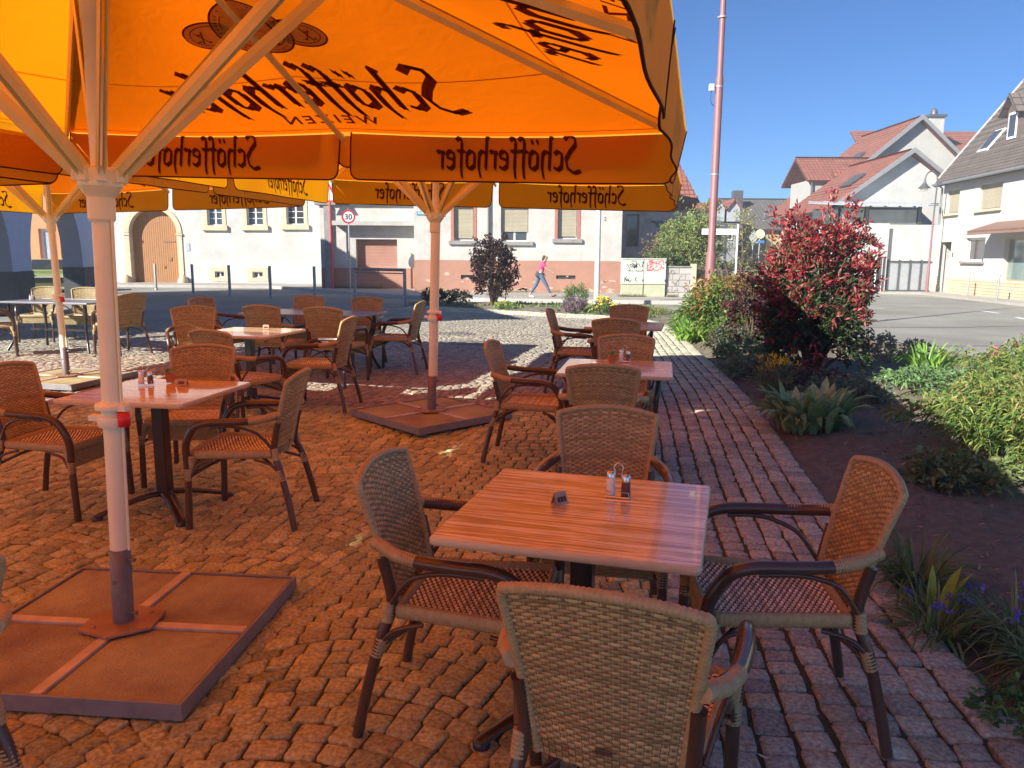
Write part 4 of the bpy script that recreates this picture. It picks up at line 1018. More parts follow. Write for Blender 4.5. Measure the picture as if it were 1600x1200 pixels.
m = MB(); m.tube([(X(-9.15), -.08, 0), (X(-9.15), -.08, 8)], .05, 8); m.build('downpipe', M_GREYS, hg)

# --- shed with roller door between the houses
sh = thing('roller_door_annex', 'low old white annex with a red-brown roller door between the two white houses', 'annex', (0, 36.5, 0))
m = MB(); op = (-7.35, -5.42, 1.02, 2.35); body(m, -9.0, -4.45, -.1, 3.9, 0, 6, [op], .4); m.build('wall', M_OLDW, sh)
m = MB(); m.bb(-9.0, -4.45, -.02, .0, -.1, 1.02); m.build('plinth', M_BROWNP, sh)
m = MB(); m.bb(op[0], op[1], .32, .36, op[2], op[3]); m.build('roller_door', brick('door_slats', (.38, .20, .15), (.36, .19, .14), (.2, .1, .08), 50, .07, msize=.006), sh)
m = MB(); m.bb(-8.3, -4.5, -.55, .0, 3.0, 3.08); m.bb(-8.3, -4.5, -.6, -.55, 2.96, 3.16); m.build('canopy', mat('grey_zinc', (.38, .38, .36), .5, .15, 3), sh)
m = MB(); m.bb(-9.2, -4.4, -.15, 6.2, 3.9, 4.05); m.build('roof', M_GREYS, sh)
m = MB(); m.bb(-8.78, -8.42, -.14, -.003, 0, 3.85); m.build('downpipe', M_GREYS, sh)

# --- old white house with shutters
ho = thing('shuttered_house', 'old white house with lowered shutters and red-brown plinth, centre across the street', 'house', (0, 33.5, 0))
k2 = 33.5 / 32
XX = lambda x: x * k2
ZZ = lambda z: 1.58 + (z - 1.58) * k2
w1 = (XX(-2.42), XX(-1.62), ZZ(2.22), ZZ(3.6)); w2 = (XX(-.50), XX(.62), ZZ(2.2), ZZ(3.6)); w3 = (XX(1.82), XX(2.62), ZZ(2.32), ZZ(3.6)); v1 = (XX(-2.14), XX(-1.62), ZZ(.66), ZZ(.83)); v2 = (XX(1.79), XX(2.59), ZZ(.69), ZZ(.84))
x0_, x1_ = XX(-4.05), XX(4.45); up = [(a, b, 5.1, 6.6) for a, b in ((w1[0], w1[1]), (w2[0], w2[1]), (w3[0], w3[1]))]
m = MB(); body(m, x0_, x1_, 1.42, 6.3, 0, 9, [w1, w2, w3], .26); m.build('wall', M_OLDW, ho)
m = MB(); body(m, x0_ + .0, x1_, -.1, 1.415, -.03, 9.03, [v1, v2], .25); m.build('plinth', M_BROWNP, ho)
m = MB()
rr = random.Random(3)
for k in range(60):      # flaked plaster patches low on the plinth
    cx, cz = rr.uniform(x0_ + .3, x1_ - .3), rr.choice([rr.uniform(.03, .22), rr.uniform(.03, .3), rr.uniform(.3, .85)]); s = rr.uniform(.03, .15); nn = 13
    m.xz([(cx + s * 1.6 * math.cos(2 * PI * i / nn) * rr.uniform(.35, 1.3), max(.01, cz + s * .55 * math.sin(2 * PI * i / nn) * rr.uniform(.5, 1.3))) for i in range(nn)][::-1], -.036, -.031)
m.build('flaked_plaster', mat('flaked_plaster', (.50, .36, .28), .95, .25, 6), ho)['kind'] = 'stuff'
for v in (v1, v2):
    m = MB()
    for k in range(5): zz = v[2] + (v[3] - v[2]) * (k + .5) / 5; m.bb(v[0], v[1], .05, .08, zz - .012, zz + .008)
    m.bb(v[0], v[1], .12, .14, v[2], v[3]); m.build('vent', M_DG, ho)
for i, wn in enumerate((w1, w2, w3)):
    a, b, c, d = wn; w_ = window(ho, a, b, c, d, 0, .26, nx=1 if i != 1 else 2, nz=1); m = MB(); zb = c + (.10 if i != 1 else .42); m.bb(a + .03, b - .03, .14, .17, zb, d); m.build('shutter', M_SHUT, w_)
    if i != 1:
        m = MB(); m.bb(a - .13, a, -.02, .05, c, d); m.bb(b, b + .13, -.02, .05, c, d); m.build('surround', M_REDF, w_)
    m = MB(); m.bb(a - .22, b + .22, -.10, .04, c - .16, c); m.build('sill', M_GREYS, w_)
m = MB(); m.bb(XX(-3.93), XX(-3.50), -.03, -.003, ZZ(3.24), ZZ(3.38)); ns = m.build('street_nameplate', mat('sign_blue', (.10, .30, .45), .4, .1, 5), ho)
m = MB(); 
for k in range(9): m.bb(XX(-3.86) + k * .036, XX(-3.86) + k * .036 + .024, -.036, -.031, ZZ(3.29), ZZ(3.29) + (.06 if k in (0, 5) else .04))
m.build('lettering', M_PVC, ns)
def flat_text(txt, h, m, parent, loc, rot, name='lettering', bold=0):
    q, W = font_quads(txt, h, 1, bold); mb = MB()
    for f in q: mb.add([(x - W / 2, y, 0) for x, y in f], [tuple(range(len(f)))])
    o = mb.build(name, m, parent); o.location = loc; o.rotation_euler = rot; return o
M_BLK = mat('black_paint', (.02, .02, .02), .5, .1, 5)
flat_text('2', .17, M_BLK, ho, (XX(3.76), -.004, ZZ(3.05)), (PI / 2, 0, 0), 'house_number')
roofplane(ho, [(x0_ - .3, 33.1, 6.2), (x1_ + .3, 33.1, 6.2), (x1_ + .3, 38, 8.6), (x0_ - .3, 38, 8.6)], M_TRED); roofplane(ho, [(x1_ + .3, 42.9, 6.2), (x0_ - .3, 42.9, 6.2), (x0_ - .3, 38, 8.6), (x1_ + .3, 38, 8.6)], M_TRED)
m = MB(); m.tube([(XX(-1.02), -.10, 0), (XX(-1.02), -.10, 6.2)], .05, 8); m.build('downpipe', M_GREYS, ho)

# --- barn in the shade and the tiled roof house behind
ba = thing('shaded_barn', 'grey weathered barn wall in shade right of the old white house', 'barn', (0, 37, 0))
m = MB(); body(m, 4.8, 9.4, -.1, 3.9, 0, 5, [(5.35, 5.95, 2.1, 3.6), (7.0, 8.6, 0.0, 2.6)], .3); m.build('wall', mat('weathered_barn', (.46, .47, .50), .9, .35, 2, bump=.4, col2=(.22, .22, .23)), ba)
window(ba, 5.35, 5.95, 2.1, 3.6, 0, .3, fm=M_DG, nx=1, nz=2)
m = MB(); m.bb(7.0, 8.6, .2, .25, 0, 2.6); m.build('door', M_DG, ba)
m = MB()
for x in (6.6, 7.6, 8.6, 9.6): m.bb(x, x + .1, -1.6, -1.5, 0, 2.9)
m.bb(6.5, 9.8, -1.6, -1.5, 2.9, 3.02); m.bb(6.5, 9.8, -.1, -.02, 3.2, 3.3)
for x in (6.6, 7.4, 8.2, 9.0, 9.7): m.slab([(x, -1.6, 3.03), (x + .08, -1.6, 3.03), (x + .08, 0, 3.3), (x, 0, 3.3)], .06)
m.build('pergola', M_DG, ba)
roofplane(ba, [(4.7, 36.8, 3.9), (9.6, 36.8, 3.9), (9.6, 39.5, 4.3), (4.7, 39.5, 4.3)], M_TRED)
hb = thing('tiled_house', 'house with steep sunlit red tiled roof behind the ivy, left of the red mast', 'house', (0, 42, 0))
m = MB(); body(m, 2.5, 9.6, -.1, 4.1, 0, 7, []); m.build('wall', M_BEIGE, hb)
roofplane(hb, [(2.3, 41.6, 4.0), (10.1, 41.6, 4.0), (9.15, 44.6, 7.0), (2.3, 44.6, 7.0)], M_TRED)
roofplane(hb, [(10.1, 41.6, 4.0), (10.1, 49.4, 4.0), (9.15, 44.65, 7.0), (9.15, 44.6, 7.0)], M_TRED)

# --- arcade building on the left
A0 = Vector((-10.3, 11.5, 0)); AD = Vector((-5.7, 18, 0)).normalized(); AL = 19.6
ar = thing('arcade_building', 'pale blue building with tall open arches and dark grey plinth, at the left edge', 'building', tuple(A0), math.atan2(AD.y, AD.x))
# local: x along facade (near->far), -y is outwards to the square
HT = 7.7; TH = .63
def s_at(y): return (y - 11.5) / AD.y
arches = [(s_at(14.4), s_at(20.3)), (s_at(22.0), s_at(28.1))]
ZS, = (1.35,)
def archz(s, a, b, rise=2.45): c = (a + b) / 2; h = (b - a) / 2; return ZS + rise * math.sqrt(max(0, 1 - ((s - c) / h) ** 2))
mw = MB(); piers = []; cur = 0
for a, b in arches: piers.append((cur, a)); cur = b
piers.append((cur, AL))
for a, b in piers:
    mw.bb(a + (.004 if a else 0), b - .004, 0, TH, 1.1, HT); mw.bb(a - .02 if a else a, b + .02, -.03, TH + .03, -.1, 1.098, mi=1)
for a, b in arches:
    n = 28
    for i in range(n):
        c0 = a + (b - a) * (.5 - .5 * math.cos(PI * i / n)); c1 = a + (b - a) * (.5 - .5 * math.cos(PI * (i + 1) / n)); z0, z1 = archz(c0, a, b), archz(c1, a, b)
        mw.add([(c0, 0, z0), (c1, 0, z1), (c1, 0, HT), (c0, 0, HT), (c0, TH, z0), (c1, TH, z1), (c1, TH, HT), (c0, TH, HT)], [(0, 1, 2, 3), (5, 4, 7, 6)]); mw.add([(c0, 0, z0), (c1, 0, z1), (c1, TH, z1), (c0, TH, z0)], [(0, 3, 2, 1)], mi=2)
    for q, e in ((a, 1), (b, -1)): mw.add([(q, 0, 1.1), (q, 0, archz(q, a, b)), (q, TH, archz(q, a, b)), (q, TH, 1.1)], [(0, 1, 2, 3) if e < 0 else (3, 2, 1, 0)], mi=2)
mw.build('arcade_wall', [M_BLUE, M_DARKP, mat('grey_blue_reveal', (.26, .28, .34), .9, .06, 1)], ar)  # arch reveals get a darker copy of the wall colour, painting their shade
m = MB(); m.bb(0, AL, TH, 7.0, 4.8, HT - .002); m.build('upper_storey', M_BLUE, ar)
m = MB(); m.bb(.01, .5, TH + .04, 7.0, -.1, 4.79); m.build('end_wall', M_BLUE, ar)
for s in (6.5, 14.0, 19.0):
    m = MB(); m.bb(s, s + .5, 6.4, 6.9, -.1, 4.79); m.build('rear_pillar', M_BLUE, ar)
m = MB(); m.slab([(-.4, -.5, HT + .01), (AL + .4, -.5, HT + .01), (AL + .4, 3.5, HT + .9), (-.4, 3.5, HT + .9)], .12); m.slab([(AL + .4, 7.5, HT + .01), (-.4, 7.5, HT + .01), (-.4, 3.5, HT + .9), (AL + .4, 3.5, HT + .9)], .12); m.build('roof', M_TBR, ar)
m = MB(); wt = 1.5
# --- orange house seen through the arches
oh = thing('orange_house', 'orange rendered house glimpsed through the arches behind the parked car', 'house', (-33.0, 42.0, 0))
m = MB(); body(m, -5, 8.62, -.1, 6.5, 0, 8, [(7.5, 8.3, .6, 2.9)], .25); m.build('wall', mat('orange_render', (.62, .26, .13), .9, .1, 1, bump=.1), oh)
window(oh, 7.5, 8.3, .6, 2.9, 0, .25, nx=1, nz=1, fw=.14, glass=mat('pale_glass', (.35, .42, .46), .15, .1, 2))
m = MB(); m.bb(-5.2, 8.6, -.3, 8.3, 6.5, 6.8); m.build('roof', M_TBR, oh)
car = thing('parked_car', 'green parked car with striped front seen through the arch', 'car', (-20.25, 34.0, -.04), rad(-62))
m = MB(); prof = [(-2.0, .25), (2.0, .25), (2.1, .55), (2.0, .78), (1.1, .92), (.5, 1.38), (-1.1, 1.42), (-1.75, .95), (-2.08, .85), (-2.1, .4)]
m.xz(prof[::-1], -.84, .84); cb = m.build('body', mat('olive_car_paint', (.30, .36, .12), .25, .05, 3, coat=.8), car, bevel=.06)
m = MB(); m.xz([(.52, 1.32), (1.0, .97), (-1.55, .97), (-1.1, 1.34)], -.855, .855); m.build('side_window', M_GL, car)
m = MB(); m.slab([(1.06, -.68, .96), (1.06, .68, .96), (.56, .62, 1.36), (.56, -.62, 1.36)], -.01); m.build('windscreen', M_GL, car)
m = MB(); m.bb(2.06, 2.115, -.6, .6, .42, .62); m.build('grille', M_BLK, car); m = MB(); m.bb(2.06, 2.12, -.62, .62, .64, .68); m.build('front_trim', M_PVC, car)
for s in (-1, 1):
    m = MB(); m.box((2.0, s * .66, .72), (.16, .26, .14)); m.build('headlight', M_PVC, car, bevel=.03)
    for x in (-1.3, 1.3):
        m = MB(); m.tube([(x, s * .70, .31), (x, s * .87, .31)], .31, 18); wv = m.build('wheel', M_BLK, car); m = MB(); m.tube([(x, s * .865, .31), (x, s * .885, .31)], .18, 14); m.build('rim', M_LG, wv)

# --- cream house at the right edge
FA, FB = Vector((20.67, 37.89, 0)), Vector((19.97, 30.14, 0)); FD = (FB - FA).normalized()
hr = thing('cream_house', 'cream house with brown-grey roof, dormer and shop window at the right edge', 'house', tuple(FA), math.atan2(FD.y, FD.x))
WL, D = 22.0, 6.5; EV = 5.15
ops = [(.20, 1.28, .0, 2.42), (.38, 1.62, 3.72, 4.82), (3.4, 5.3, 3.72, 4.82), (8.2, 10.1, 3.72, 4.82), (2.6, 4.35, 1.52, 2.55), (5.95, 10.2, .75, 2.45)]
m = MB(); body(m, 0, WL, -.1, EV, 0, D, ops, .24, top=False)
m.add([(0, 0, EV), (0, D, EV), (0, D / 2, EV + 4.6)], [(0, 1, 2)]); m.add([(WL, 0, EV), (WL, D / 2, EV + 4.6), (WL, D, EV)], [(0, 1, 2)]); m.build('wall', M_BEIGE, hr)
m = MB(); m.bb(1.28, 5.9, -.05, -.001, -.1, .74); m.bb(0, .2, -.05, -.001, -.1, .80); m.bb(5.9, WL, -.05, -.001, -.1, .70)
m.build('plinth', brick('yellow_stone', (.62, .54, .36), (.55, .47, .31), (.30, .24, .16), .55, .13, msize=.014), hr)
m = MB(); m.bb(.22, 1.26, .8, .86, .0, 2.40); m.bb(.2, 1.28, .0, .8, -.05, .02); dr_ = m.build('door', mat('door_grey', (.30, .27, .25), .5, .1, 4), hr)
m = MB(); m.bb(1.5, 1.56, -.03, -.002, 1.72, 1.92); m.build('doorbell', M_DG, hr)
for i, (a, b, c, d) in enumerate(ops[1:5]):
    w_ = window(hr, a, b, c, d, 0, .24, nx=1 if i != 3 else 1, nz=1, fw=.09); m = MB()
    if i < 3: m.bb(a + .05, b - .05, .12, .145, c + .06, d); m.build('shutter', M_SHUT, w_); m = MB()
    m.bb(a - .15, b + .12, -.14, .03, c - .09, c); m.build('sill', M_SAND if i < 3 else M_GREYS, w_)
a, b, c, d = ops[5]; w_ = window(hr, a, b, c, d, 0, .24, nx=2, nz=1, fw=.06, fm=mat('ochre_frame', (.35, .30, .14), .6), glass=mat('shop_glass', (.22, .30, .29), .08, .25, 1.5, coat=.6, col2=(.14, .2, .19)))
m = MB()
m.slab([(5.15, -1.15, 2.72), (11.5, -1.15, 2.72), (11.5, 0, 3.10), (5.15, 0, 3.10)], -.06); m.slab([(5.15, -1.17, 2.62), (11.5, -1.17, 2.62), (11.5, -1.13, 2.76), (5.15, -1.13, 2.76)], .04); m.build('awning_roof', mat('brown_awning', (.22, .13, .10), .7, .1, 4), hr)
m = MB(); m.tube([(.02, -.10, 0), (.02, -.10, EV - .2), (.02, -.35, EV)], .05, 8); m.tube([(-.25, -.42, EV - .02), (WL, -.42, EV - .02)], .065, 8); m.build('gutter', mat('zinc', (.30, .32, .33), .45, .1, 6, metal=.5), hr)
hr_m = Matrix.Translation(FA) @ Matrix.Rotation(math.atan2(FD.y, FD.x), 4, 'Z')
bpy.context.view_layer.update()
def hp(x, y, z): return tuple(hr_m @ Vector((x, y, z)))
roofplane(hr, [hp(-.3, -.42, EV - .05), hp(WL, -.42, EV - .05), hp(WL, D / 2, EV + 4.72), hp(-.3, D / 2, EV + 4.72)], M_TBR); roofplane(hr, [hp(WL, D + .4, EV - .05), hp(-.3, D + .4, EV - .05), hp(-.3, D / 2, EV + 4.72), hp(WL, D / 2, EV + 4.72)], M_TBR)
m = MB(); m.tube([(-.32, -.42, EV - .02), (-.32, D / 2, EV + 4.78)], .06, 6); m.tube([(-.3, D / 2, EV + 4.78), (WL, D / 2, EV + 4.78)], .10, 6); m.build('verge', mat('verge_metal', (.35, .33, .32), .6), hr)
sl = 4.77 / (D / 2 + .42)
def ry(z): return (z - (EV - .05)) / sl - .42
def dormer(xc):
    zb, zt = EV + 1.35, EV + 2.65; yb = ry(zb) - .02; m = MB(); m.bb(xc - .48, xc + .48, yb, yb + 1.9, zb, zt); m.xz([(xc - .48, zt), (xc + .48, zt), (xc, zt + .55)], yb, yb + 1.9); dm = m.build('dormer', mat('dormer_slate', (.13, .10, .09), .7, .2, 8), hr)
    m = MB()
    for s in (-1, 1): m.slab([(xc + s * .75, yb - .3, zt - .18), (xc + s * .75, yb + 2.2, zt - .18), (xc, yb + 2.2, zt + .66), (xc, yb - .3, zt + .66)], .08 * s)
    m.build('dormer_roof', M_TBR, dm)
    m = MB(); m.bb(xc - .34, xc + .34, yb - .03, yb - .001, zb + .12, zt - .1); wf = m.build('window', M_PVC, dm); 
dormer(4.3)
m = MB(); a, b = 1.7, 2.6; z0, z1 = EV + 1.2, EV + 2.15; y0, y1 = ry(z0), ry(z1)
m.slab([(a, y0 - .06, z0 + .05), (b, y0 - .06, z0 + .05), (b, y1 - .06, z1 + .05), (a, y1 - .06, z1 + .05)], .1); sk = m.build('skylight', M_PVC, hr)
m = MB(); m.slab([(a + .1, y0 - .0, z0 + .16), (b - .1, y0 - .0, z0 + .16), (b - .1, y1 - .14, z1 + .0), (a + .1, y1 - .14, z1 + .0)], .06); m.build('pane', M_GL, sk)
# dormer pane
for o in list(bpy.data.objects):
    if o.name.startswith('dormer') and o.parent == hr and 'roof' not in o.name:
        m = MB(); xc = 4.3; zb, zt = EV + 1.35, EV + 2.65; yb = ry(zb) - .02; m.bb(xc - .25, xc + .25, yb - .04, yb - .032, zb + .22, zt - .2); m.build('pane', M_GL, [c for c in bpy.data.objects if c.parent == o and c.name.startswith('window')][0] if False else o)

# --- white house with terrace and red roof
Q = 37.5 / 34
hw = thing('terrace_house', 'modern white house with red roof, glass terrace cover and grey gate', 'house', (0, 37.5, 0))
def q3(x, z): return (x * Q, 1.58 + (z - 1.58) * Q)
g0 = (15.62 * Q, 16.34 * Q, 0, 1.72)
m = MB(); body(m, 14.3 * Q, 17.85, -.1, 3.28, 0, 4.6, [g0], .15); body(m, 17.86, 21.2, -.1, 3.24, .25, 4.35, [(18.2, 20.3, 0, 1.52)], .2); m.build('wall', M_WHITE, hw)
m = MB(); m.bb(g0[0], g0[1], .09, .13, 0, 1.71); m.build('garage_door', M_DG, hw)
m = MB(); m.lathe([(.14, 2.42), (.10, 2.2), (.045, 2.1), (.045, .1)], 10, (17.48, -.08, 0)); m.build('downpipe', M_PVC, hw)
gm = MB()
for k in range(4): gm.bb(18.18 + k * .53, 18.23 + k * .53, .18, .24, 0.02, 1.58)
gm.bb(18.16, 20.3, .19, .23, 1.46, 1.5); gm.bb(18.16, 20.3, .19, .23, .08, .12); gm.bb(18.2, 20.3, .26, .29, .02, 1.5, mi=1); gm.build('gate', [M_DG, M_LG], hw)
m = MB(); m.bb(16.0, 21.2, 4.3, 4.5, 3.25, 4.2); m.bb(16.0, 16.12, 1.2, 4.31, 3.28, 4.1); m.bb(16.0, 20.1, 1.2, 1.34, 3.281, 3.34)
for x in (16.0, 17.35, 19.95): m.bb(x, x + .16, 1.2, 1.34, 3.28, 4.15)
m.build('terrace_screen', M_DG, hw)
m = MB(); m.bb(16.1, 17.3, 1.25, 1.28, 3.3, 4.05); m.bb(17.55, 19.9, 1.25, 1.28, 3.3, 4.0); m.build('terrace_glass', mat('grey_glass', (.22, .26, .28), .12, .2, 1, coat=.5), hw)
m = MB(); m.slab([(15.7, .4, 4.15), (21.2, .4, 4.15), (21.2, 4.4, 4.5), (15.7, 4.4, 4.5)], -.04); 
for k in range(8): m.slab([(15.7 + k * .78, .38, 4.2), (15.76 + k * .78, .38, 4.2), (15.76 + k * .78, 4.4, 4.56), (15.7 + k * .78, 4.4, 4.56)], -.06, mi=1)
m.build('terrace_roof', [mat('clear_roof', (.45, .55, .62), .15, .1, 2, coat=.5), M_LG], hw)
m = MB(); gx0, gx1, gxa, gy_ = 17.3, 24.7, 21.0, 4.6; m.xz([(gx0, 3.0), (gx1, 3.0), (gx1, 4.45), (gxa, 7.05), (gx0, 4.45)], gy_, gy_ + 7); m.build('gable', M_WHITE, hw)
roofplane(hw, [(gx0 - .5, 49.5, 4.18), (gx0 - .5, 41.8, 4.18), (gxa, 41.8, 7.25), (gxa, 49.5, 7.25)], M_TRED); roofplane(hw, [(gx1 + .5, 41.8, 4.18), (gx1 + .5, 49.5, 4.18), (gxa, 49.5, 7.25), (gxa, 41.8, 7.25)], M_TRED)
m = MB(); m.slab([(gx0 - .55, 4.25, 4.05), (gx0 - .55, 4.25, 4.28), (gxa, 4.25, 7.38), (gxa, 4.25, 7.12)], .12); m.slab([(gx1 + .55, 4.25, 4.05), (gx1 + .55, 4.25, 4.28), (gxa, 4.25, 7.38), (gxa, 4.25, 7.12)], -.12); m.build('verge', mat('verge_grey', (.22, .23, .24), .6, .1, 4), hw)
sl2 = (7.25 - 4.18) / (gxa - gx0 + .5)
def sky2(parent, y0, y1, x0, x1, zf, nm='skylight'):
    m = MB(); f = lambda x: zf(x) + .1; m.slab([(x0, y1, f(x0)), (x0, y0, f(x0)), (x1, y0, f(x1)), (x1, y1, f(x1))], -.08); m.build(nm, M_DG, parent)
sky2(hw, 6.3, 7.6, 18.6, 19.5, lambda x: 4.18 + (x - gx0 + .5) * sl2)

# --- grey gabled house behind with wing
h4 = thing('grey_gable_house', 'grey gabled house with large red roof and side wing behind the terrace house', 'house', (0, 52, 0))
m = MB(); ax, az = 26.3, 10.5; m.xz([(20.5, 0), (32, 0), (32, 5.6), (ax, az), (20.5, 5.6)], 0, 8); m.build('wall', M_GREYR, h4)
s4 = (az - 5.4) / (ax - 20.2)
roofplane(h4, [(19.4, 60.3, 4.75), (19.4, 51.7, 4.75), (ax, 51.7, az + .15), (ax, 60.3, az + .15)], M_TRED); roofplane(h4, [(33, 51.7, 4.75), (33, 60.3, 4.75), (ax, 60.3, az + .15), (ax, 51.7, az + .15)], M_TRED)
m = MB(); m.slab([(19.3, -.38, 4.55), (19.3, -.38, 4.85), (ax, -.38, az + .3), (ax, -.38, az)], .12); m.slab([(33.1, -.38, 4.55), (33.1, -.38, 4.85), (ax, -.38, az + .3), (ax, -.38, az)], -.12); m.build('verge', mat('verge_grey', (.22, .23, .24), .6, .1, 4), h4)
sky2(h4, 2.2, 3.6, 22.6, 24.0, lambda x: 4.75 + (x - 19.4) * (az + .15 - 4.75) / (ax - 19.4))
W0, W1 = 18.9, 23.2
m = MB(); m.bb(W0, W1, -2.2, 1.8, 0, 6.55); m.xz([(W0, 6.55), (W1, 6.55), (W1, 6.56)], -2.2, 1.8); m.build('wing_wall', mat('wing_render', (.38, .375, .36), .9, .1, 1), h4)
roofplane(h4, [(W0 - .5, 49.5, 6.45), (W1, 49.5, 6.45), (W1, 51.9, 8.05), (W0 - .5, 51.9, 8.05)], M_TRED); roofplane(h4, [(W1, 54.3, 6.45), (W0 - .5, 54.3, 6.45), (W0 - .5, 51.9, 8.05), (W1, 51.9, 8.05)], M_TRED)
m = MB(); m.bb(20.3, 22.6, -3.0, -2.21, 4.0, 6.0); m.build('bay_wall', M_REDF, h4)
roofplane(h4, [(20.0, 48.6, 5.95), (22.9, 48.6, 5.95), (22.9, 49.8, 7.1), (20.0, 49.8, 7.1)], M_TRED)
m = MB(); m.bb(20.7, 21.3, -3.05, -3.001, 4.3, 5.8); m.build('window', M_GL, h4)
m = MB(); m.tube([(W0 - .15, -2.35, 0), (W0 - .15, -2.35, 6.5)], .06, 6); m.build('downpipe', M_DG, h4)
h5 = thing('chimney_house', 'red roofed house with tall rendered chimney behind, right of the grey gable', 'house', (0, 66, 0))
m = MB(); m.bb(30, 46, 0, 8, 0, 9); m.build('wall', M_GREYR, h5); roofplane(h5, [(29.5, 65.4, 8.6), (46.5, 65.4, 8.6), (46.5, 70, 12.6), (29.5, 70, 12.6)], M_TRED)
m = MB(); m.bb(34.6, 35.8, .6, 1.8, 8, 13.3); ch = m.build('chimney', M_GREYR, h5); m = MB(); m.bb(34.45, 35.95, .45, 1.95, 13.302, 13.5); m.lathe([(.3, 13.5), (.25, 13.9), (.1, 14.1)], 10, (35.2, 1.2, 0)); m.build('cap', M_DG, ch)
# distant houses
def dist_house(nm, lb, x0, x1, y, D, ze, zr, wm, rm, gable_front=False, extra=None):
    t = thing(nm, lb, 'house', (0, y, 0)); m = MB(); xm = (x0 + x1) / 2
    if gable_front:
        m.xz([(x0, 0), (x1, 0), (x1, ze), (xm, zr), (x0, ze)], 0, D); m.build('wall', wm, t)
        roofplane(t, [(x0 - .3, y + D, ze - .1), (x0 - .3, y - .3, ze - .1), (xm, y - .3, zr + .1), (xm, y + D, zr + .1)], rm); roofplane(t, [(x1 + .3, y - .3, ze - .1), (x1 + .3, y + D, ze - .1), (xm, y + D, zr + .1), (xm, y - .3, zr + .1)], rm)
    else:
        m.bb(x0, x1, 0, D, 0, ze); m.add([(x0, 0, ze), (x0, D, ze), (x0, D / 2, zr)], [(0, 1, 2)]); m.add([(x1, 0, ze), (x1, D / 2, zr), (x1, D, ze)], [(0, 1, 2)]); m.build('wall', wm, t)
        roofplane(t, [(x0 - .3, y - .4, ze - .2), (x1 + .3, y - .4, ze - .2), (x1 + .3, y + D / 2, zr + .05), (x0 - .3, y + D / 2, zr + .05)], rm); roofplane(t, [(x1 + .3, y + D + .4, ze - .2), (x0 - .3, y + D + .4, ze - .2), (x0 - .3, y + D / 2, zr + .05), (x1 + .3, y + D / 2, zr + .05)], rm)
    return t
M_OLV = mat('olive_render', (.33, .32, .18), .9, .1, 1)
d1 = dist_house('dark_roofed_house', 'low house with long dark grey roof in the distance, right of the red mast', 16.3, 24.5, 60, 9, 4.0, 6.3, mat('dark_boards', (.09, .11, .12), .8, .2, 3), M_TGR)
m = MB(); m.bb(17.5, 18.25, 2.6, 3.3, 4.8, 6.9); m.build('chimney', M_DG, d1)
m = MB(); m.bb(19.4, 21.2, -.06, -.002, 0, 3.4); m.build('wall_panel', M_OLV, d1)
d2 = dist_house('small_grey_house', 'small pale grey house with brown roof in the distance beside the red mast', 13.9, 16.1, 56, 6, 3.9, 4.9, mat('pale_grey_render', (.26, .28, .30), .9, .1, 1), M_TGR)
window(d2, 15.2, 15.7, 2.9, 3.6, -.25, .24, nx=1, nz=1)
for x in (14.3, 15.4):
    m = MB(); m.bb(x, x + .9, .5, 2.5, 4.2, 5.2); m.xz([(x, 5.2), (x + .9, 5.2), (x + .45, 5.75)], .5, 2.5); dm = m.build('dormer', mat('pale_blue_boards', (.35, .38, .42), .8), d2)
    m = MB()
    for s in (-1, 1): m.slab([(x + .45 + s * .6, .3, 5.05), (x + .45 + s * .6, 2.6, 5.05), (x + .45, 2.6, 5.85), (x + .45, .3, 5.85)], .08 * s)
    m.build('dormer_roof', M_TRED, dm)
dist_house('gabled_cottage', 'pale yellow gabled cottage with brown roof in the distance, left of the red mast', 11.4, 14.0, 57, 6, 4.4, 6.2, mat('pale_yellow_render', (.60, .58, .42), .9, .1, 1), M_TBR, True)
dist_house('far_green_roof_house', 'dark house with small red roof patch between the dark roof and the terrace house', 20.4, 24.2, 64, 6, 3.6, 5.4, mat('greenish_wall', (.12, .18, .17), .9), M_TRED)

# ------------------------------------------------------------------ street furniture
M_MAST = mat('red_mast_paint', (.25, .11, .115), .5, .12, 3, bump=.05); M_GALV = mat('galvanised_post', (.40, .41, .42), .5, .15, 8, metal=.5); M_WPOLE = mat('pale_post_paint', (.66, .67, .68), .45, .08, 6)
t = thing('lamp_mast', 'tall dusty red lamp mast rising out of the flower bed into the sky', 'lamp mast', (4.02, 15.8, gz(4.02, 15.8)))
m = MB(); m.lathe([(.098, -.1), (.098, 1.5), (.074, 1.56), (.074, 4.85), (.056, 4.95), (.050, 9.5)], 20); m.build('pole', M_MAST, t)
for z in (3.05, 4.72, 6.0, 7.0):
    m = MB(); m.lathe([(.079, z - .015), (.081, z), (.079, z + .015)], 20); m.box((-.085, 0, z), (.03, .04, .03)); m.build('clamp_band', M_GALV, t)
m = MB(); m.box((-.155, -.02, 4.70), (.095, .08, .13)); bx_ = m.build('junction_box', mat('pale_plastic', (.62, .68, .60), .5), t, bevel=.008)
m = MB(); m.tube(smooth_path([(-.15, -.02, 4.63), (-.165, -.02, 4.5), (-.14, -.02, 4.4), (-.08, -.01, 4.36)], 5), .008, 6); m.build('cable', mat('blue_cable', (.03, .06, .25), .5), bx_)
m = MB(); m.tube(smooth_path([(0, 0, 9.4), (0, 0, 10.1), (.5, -.1, 10.5), (1.3, -.2, 10.55)], 5), .04, 8); m.build('arm', M_MAST, t); m = MB(); m.box((1.5, -.22, 10.53), (.6, .22, .1)); m.build('lamp_head', M_DG, t, bevel=.03)
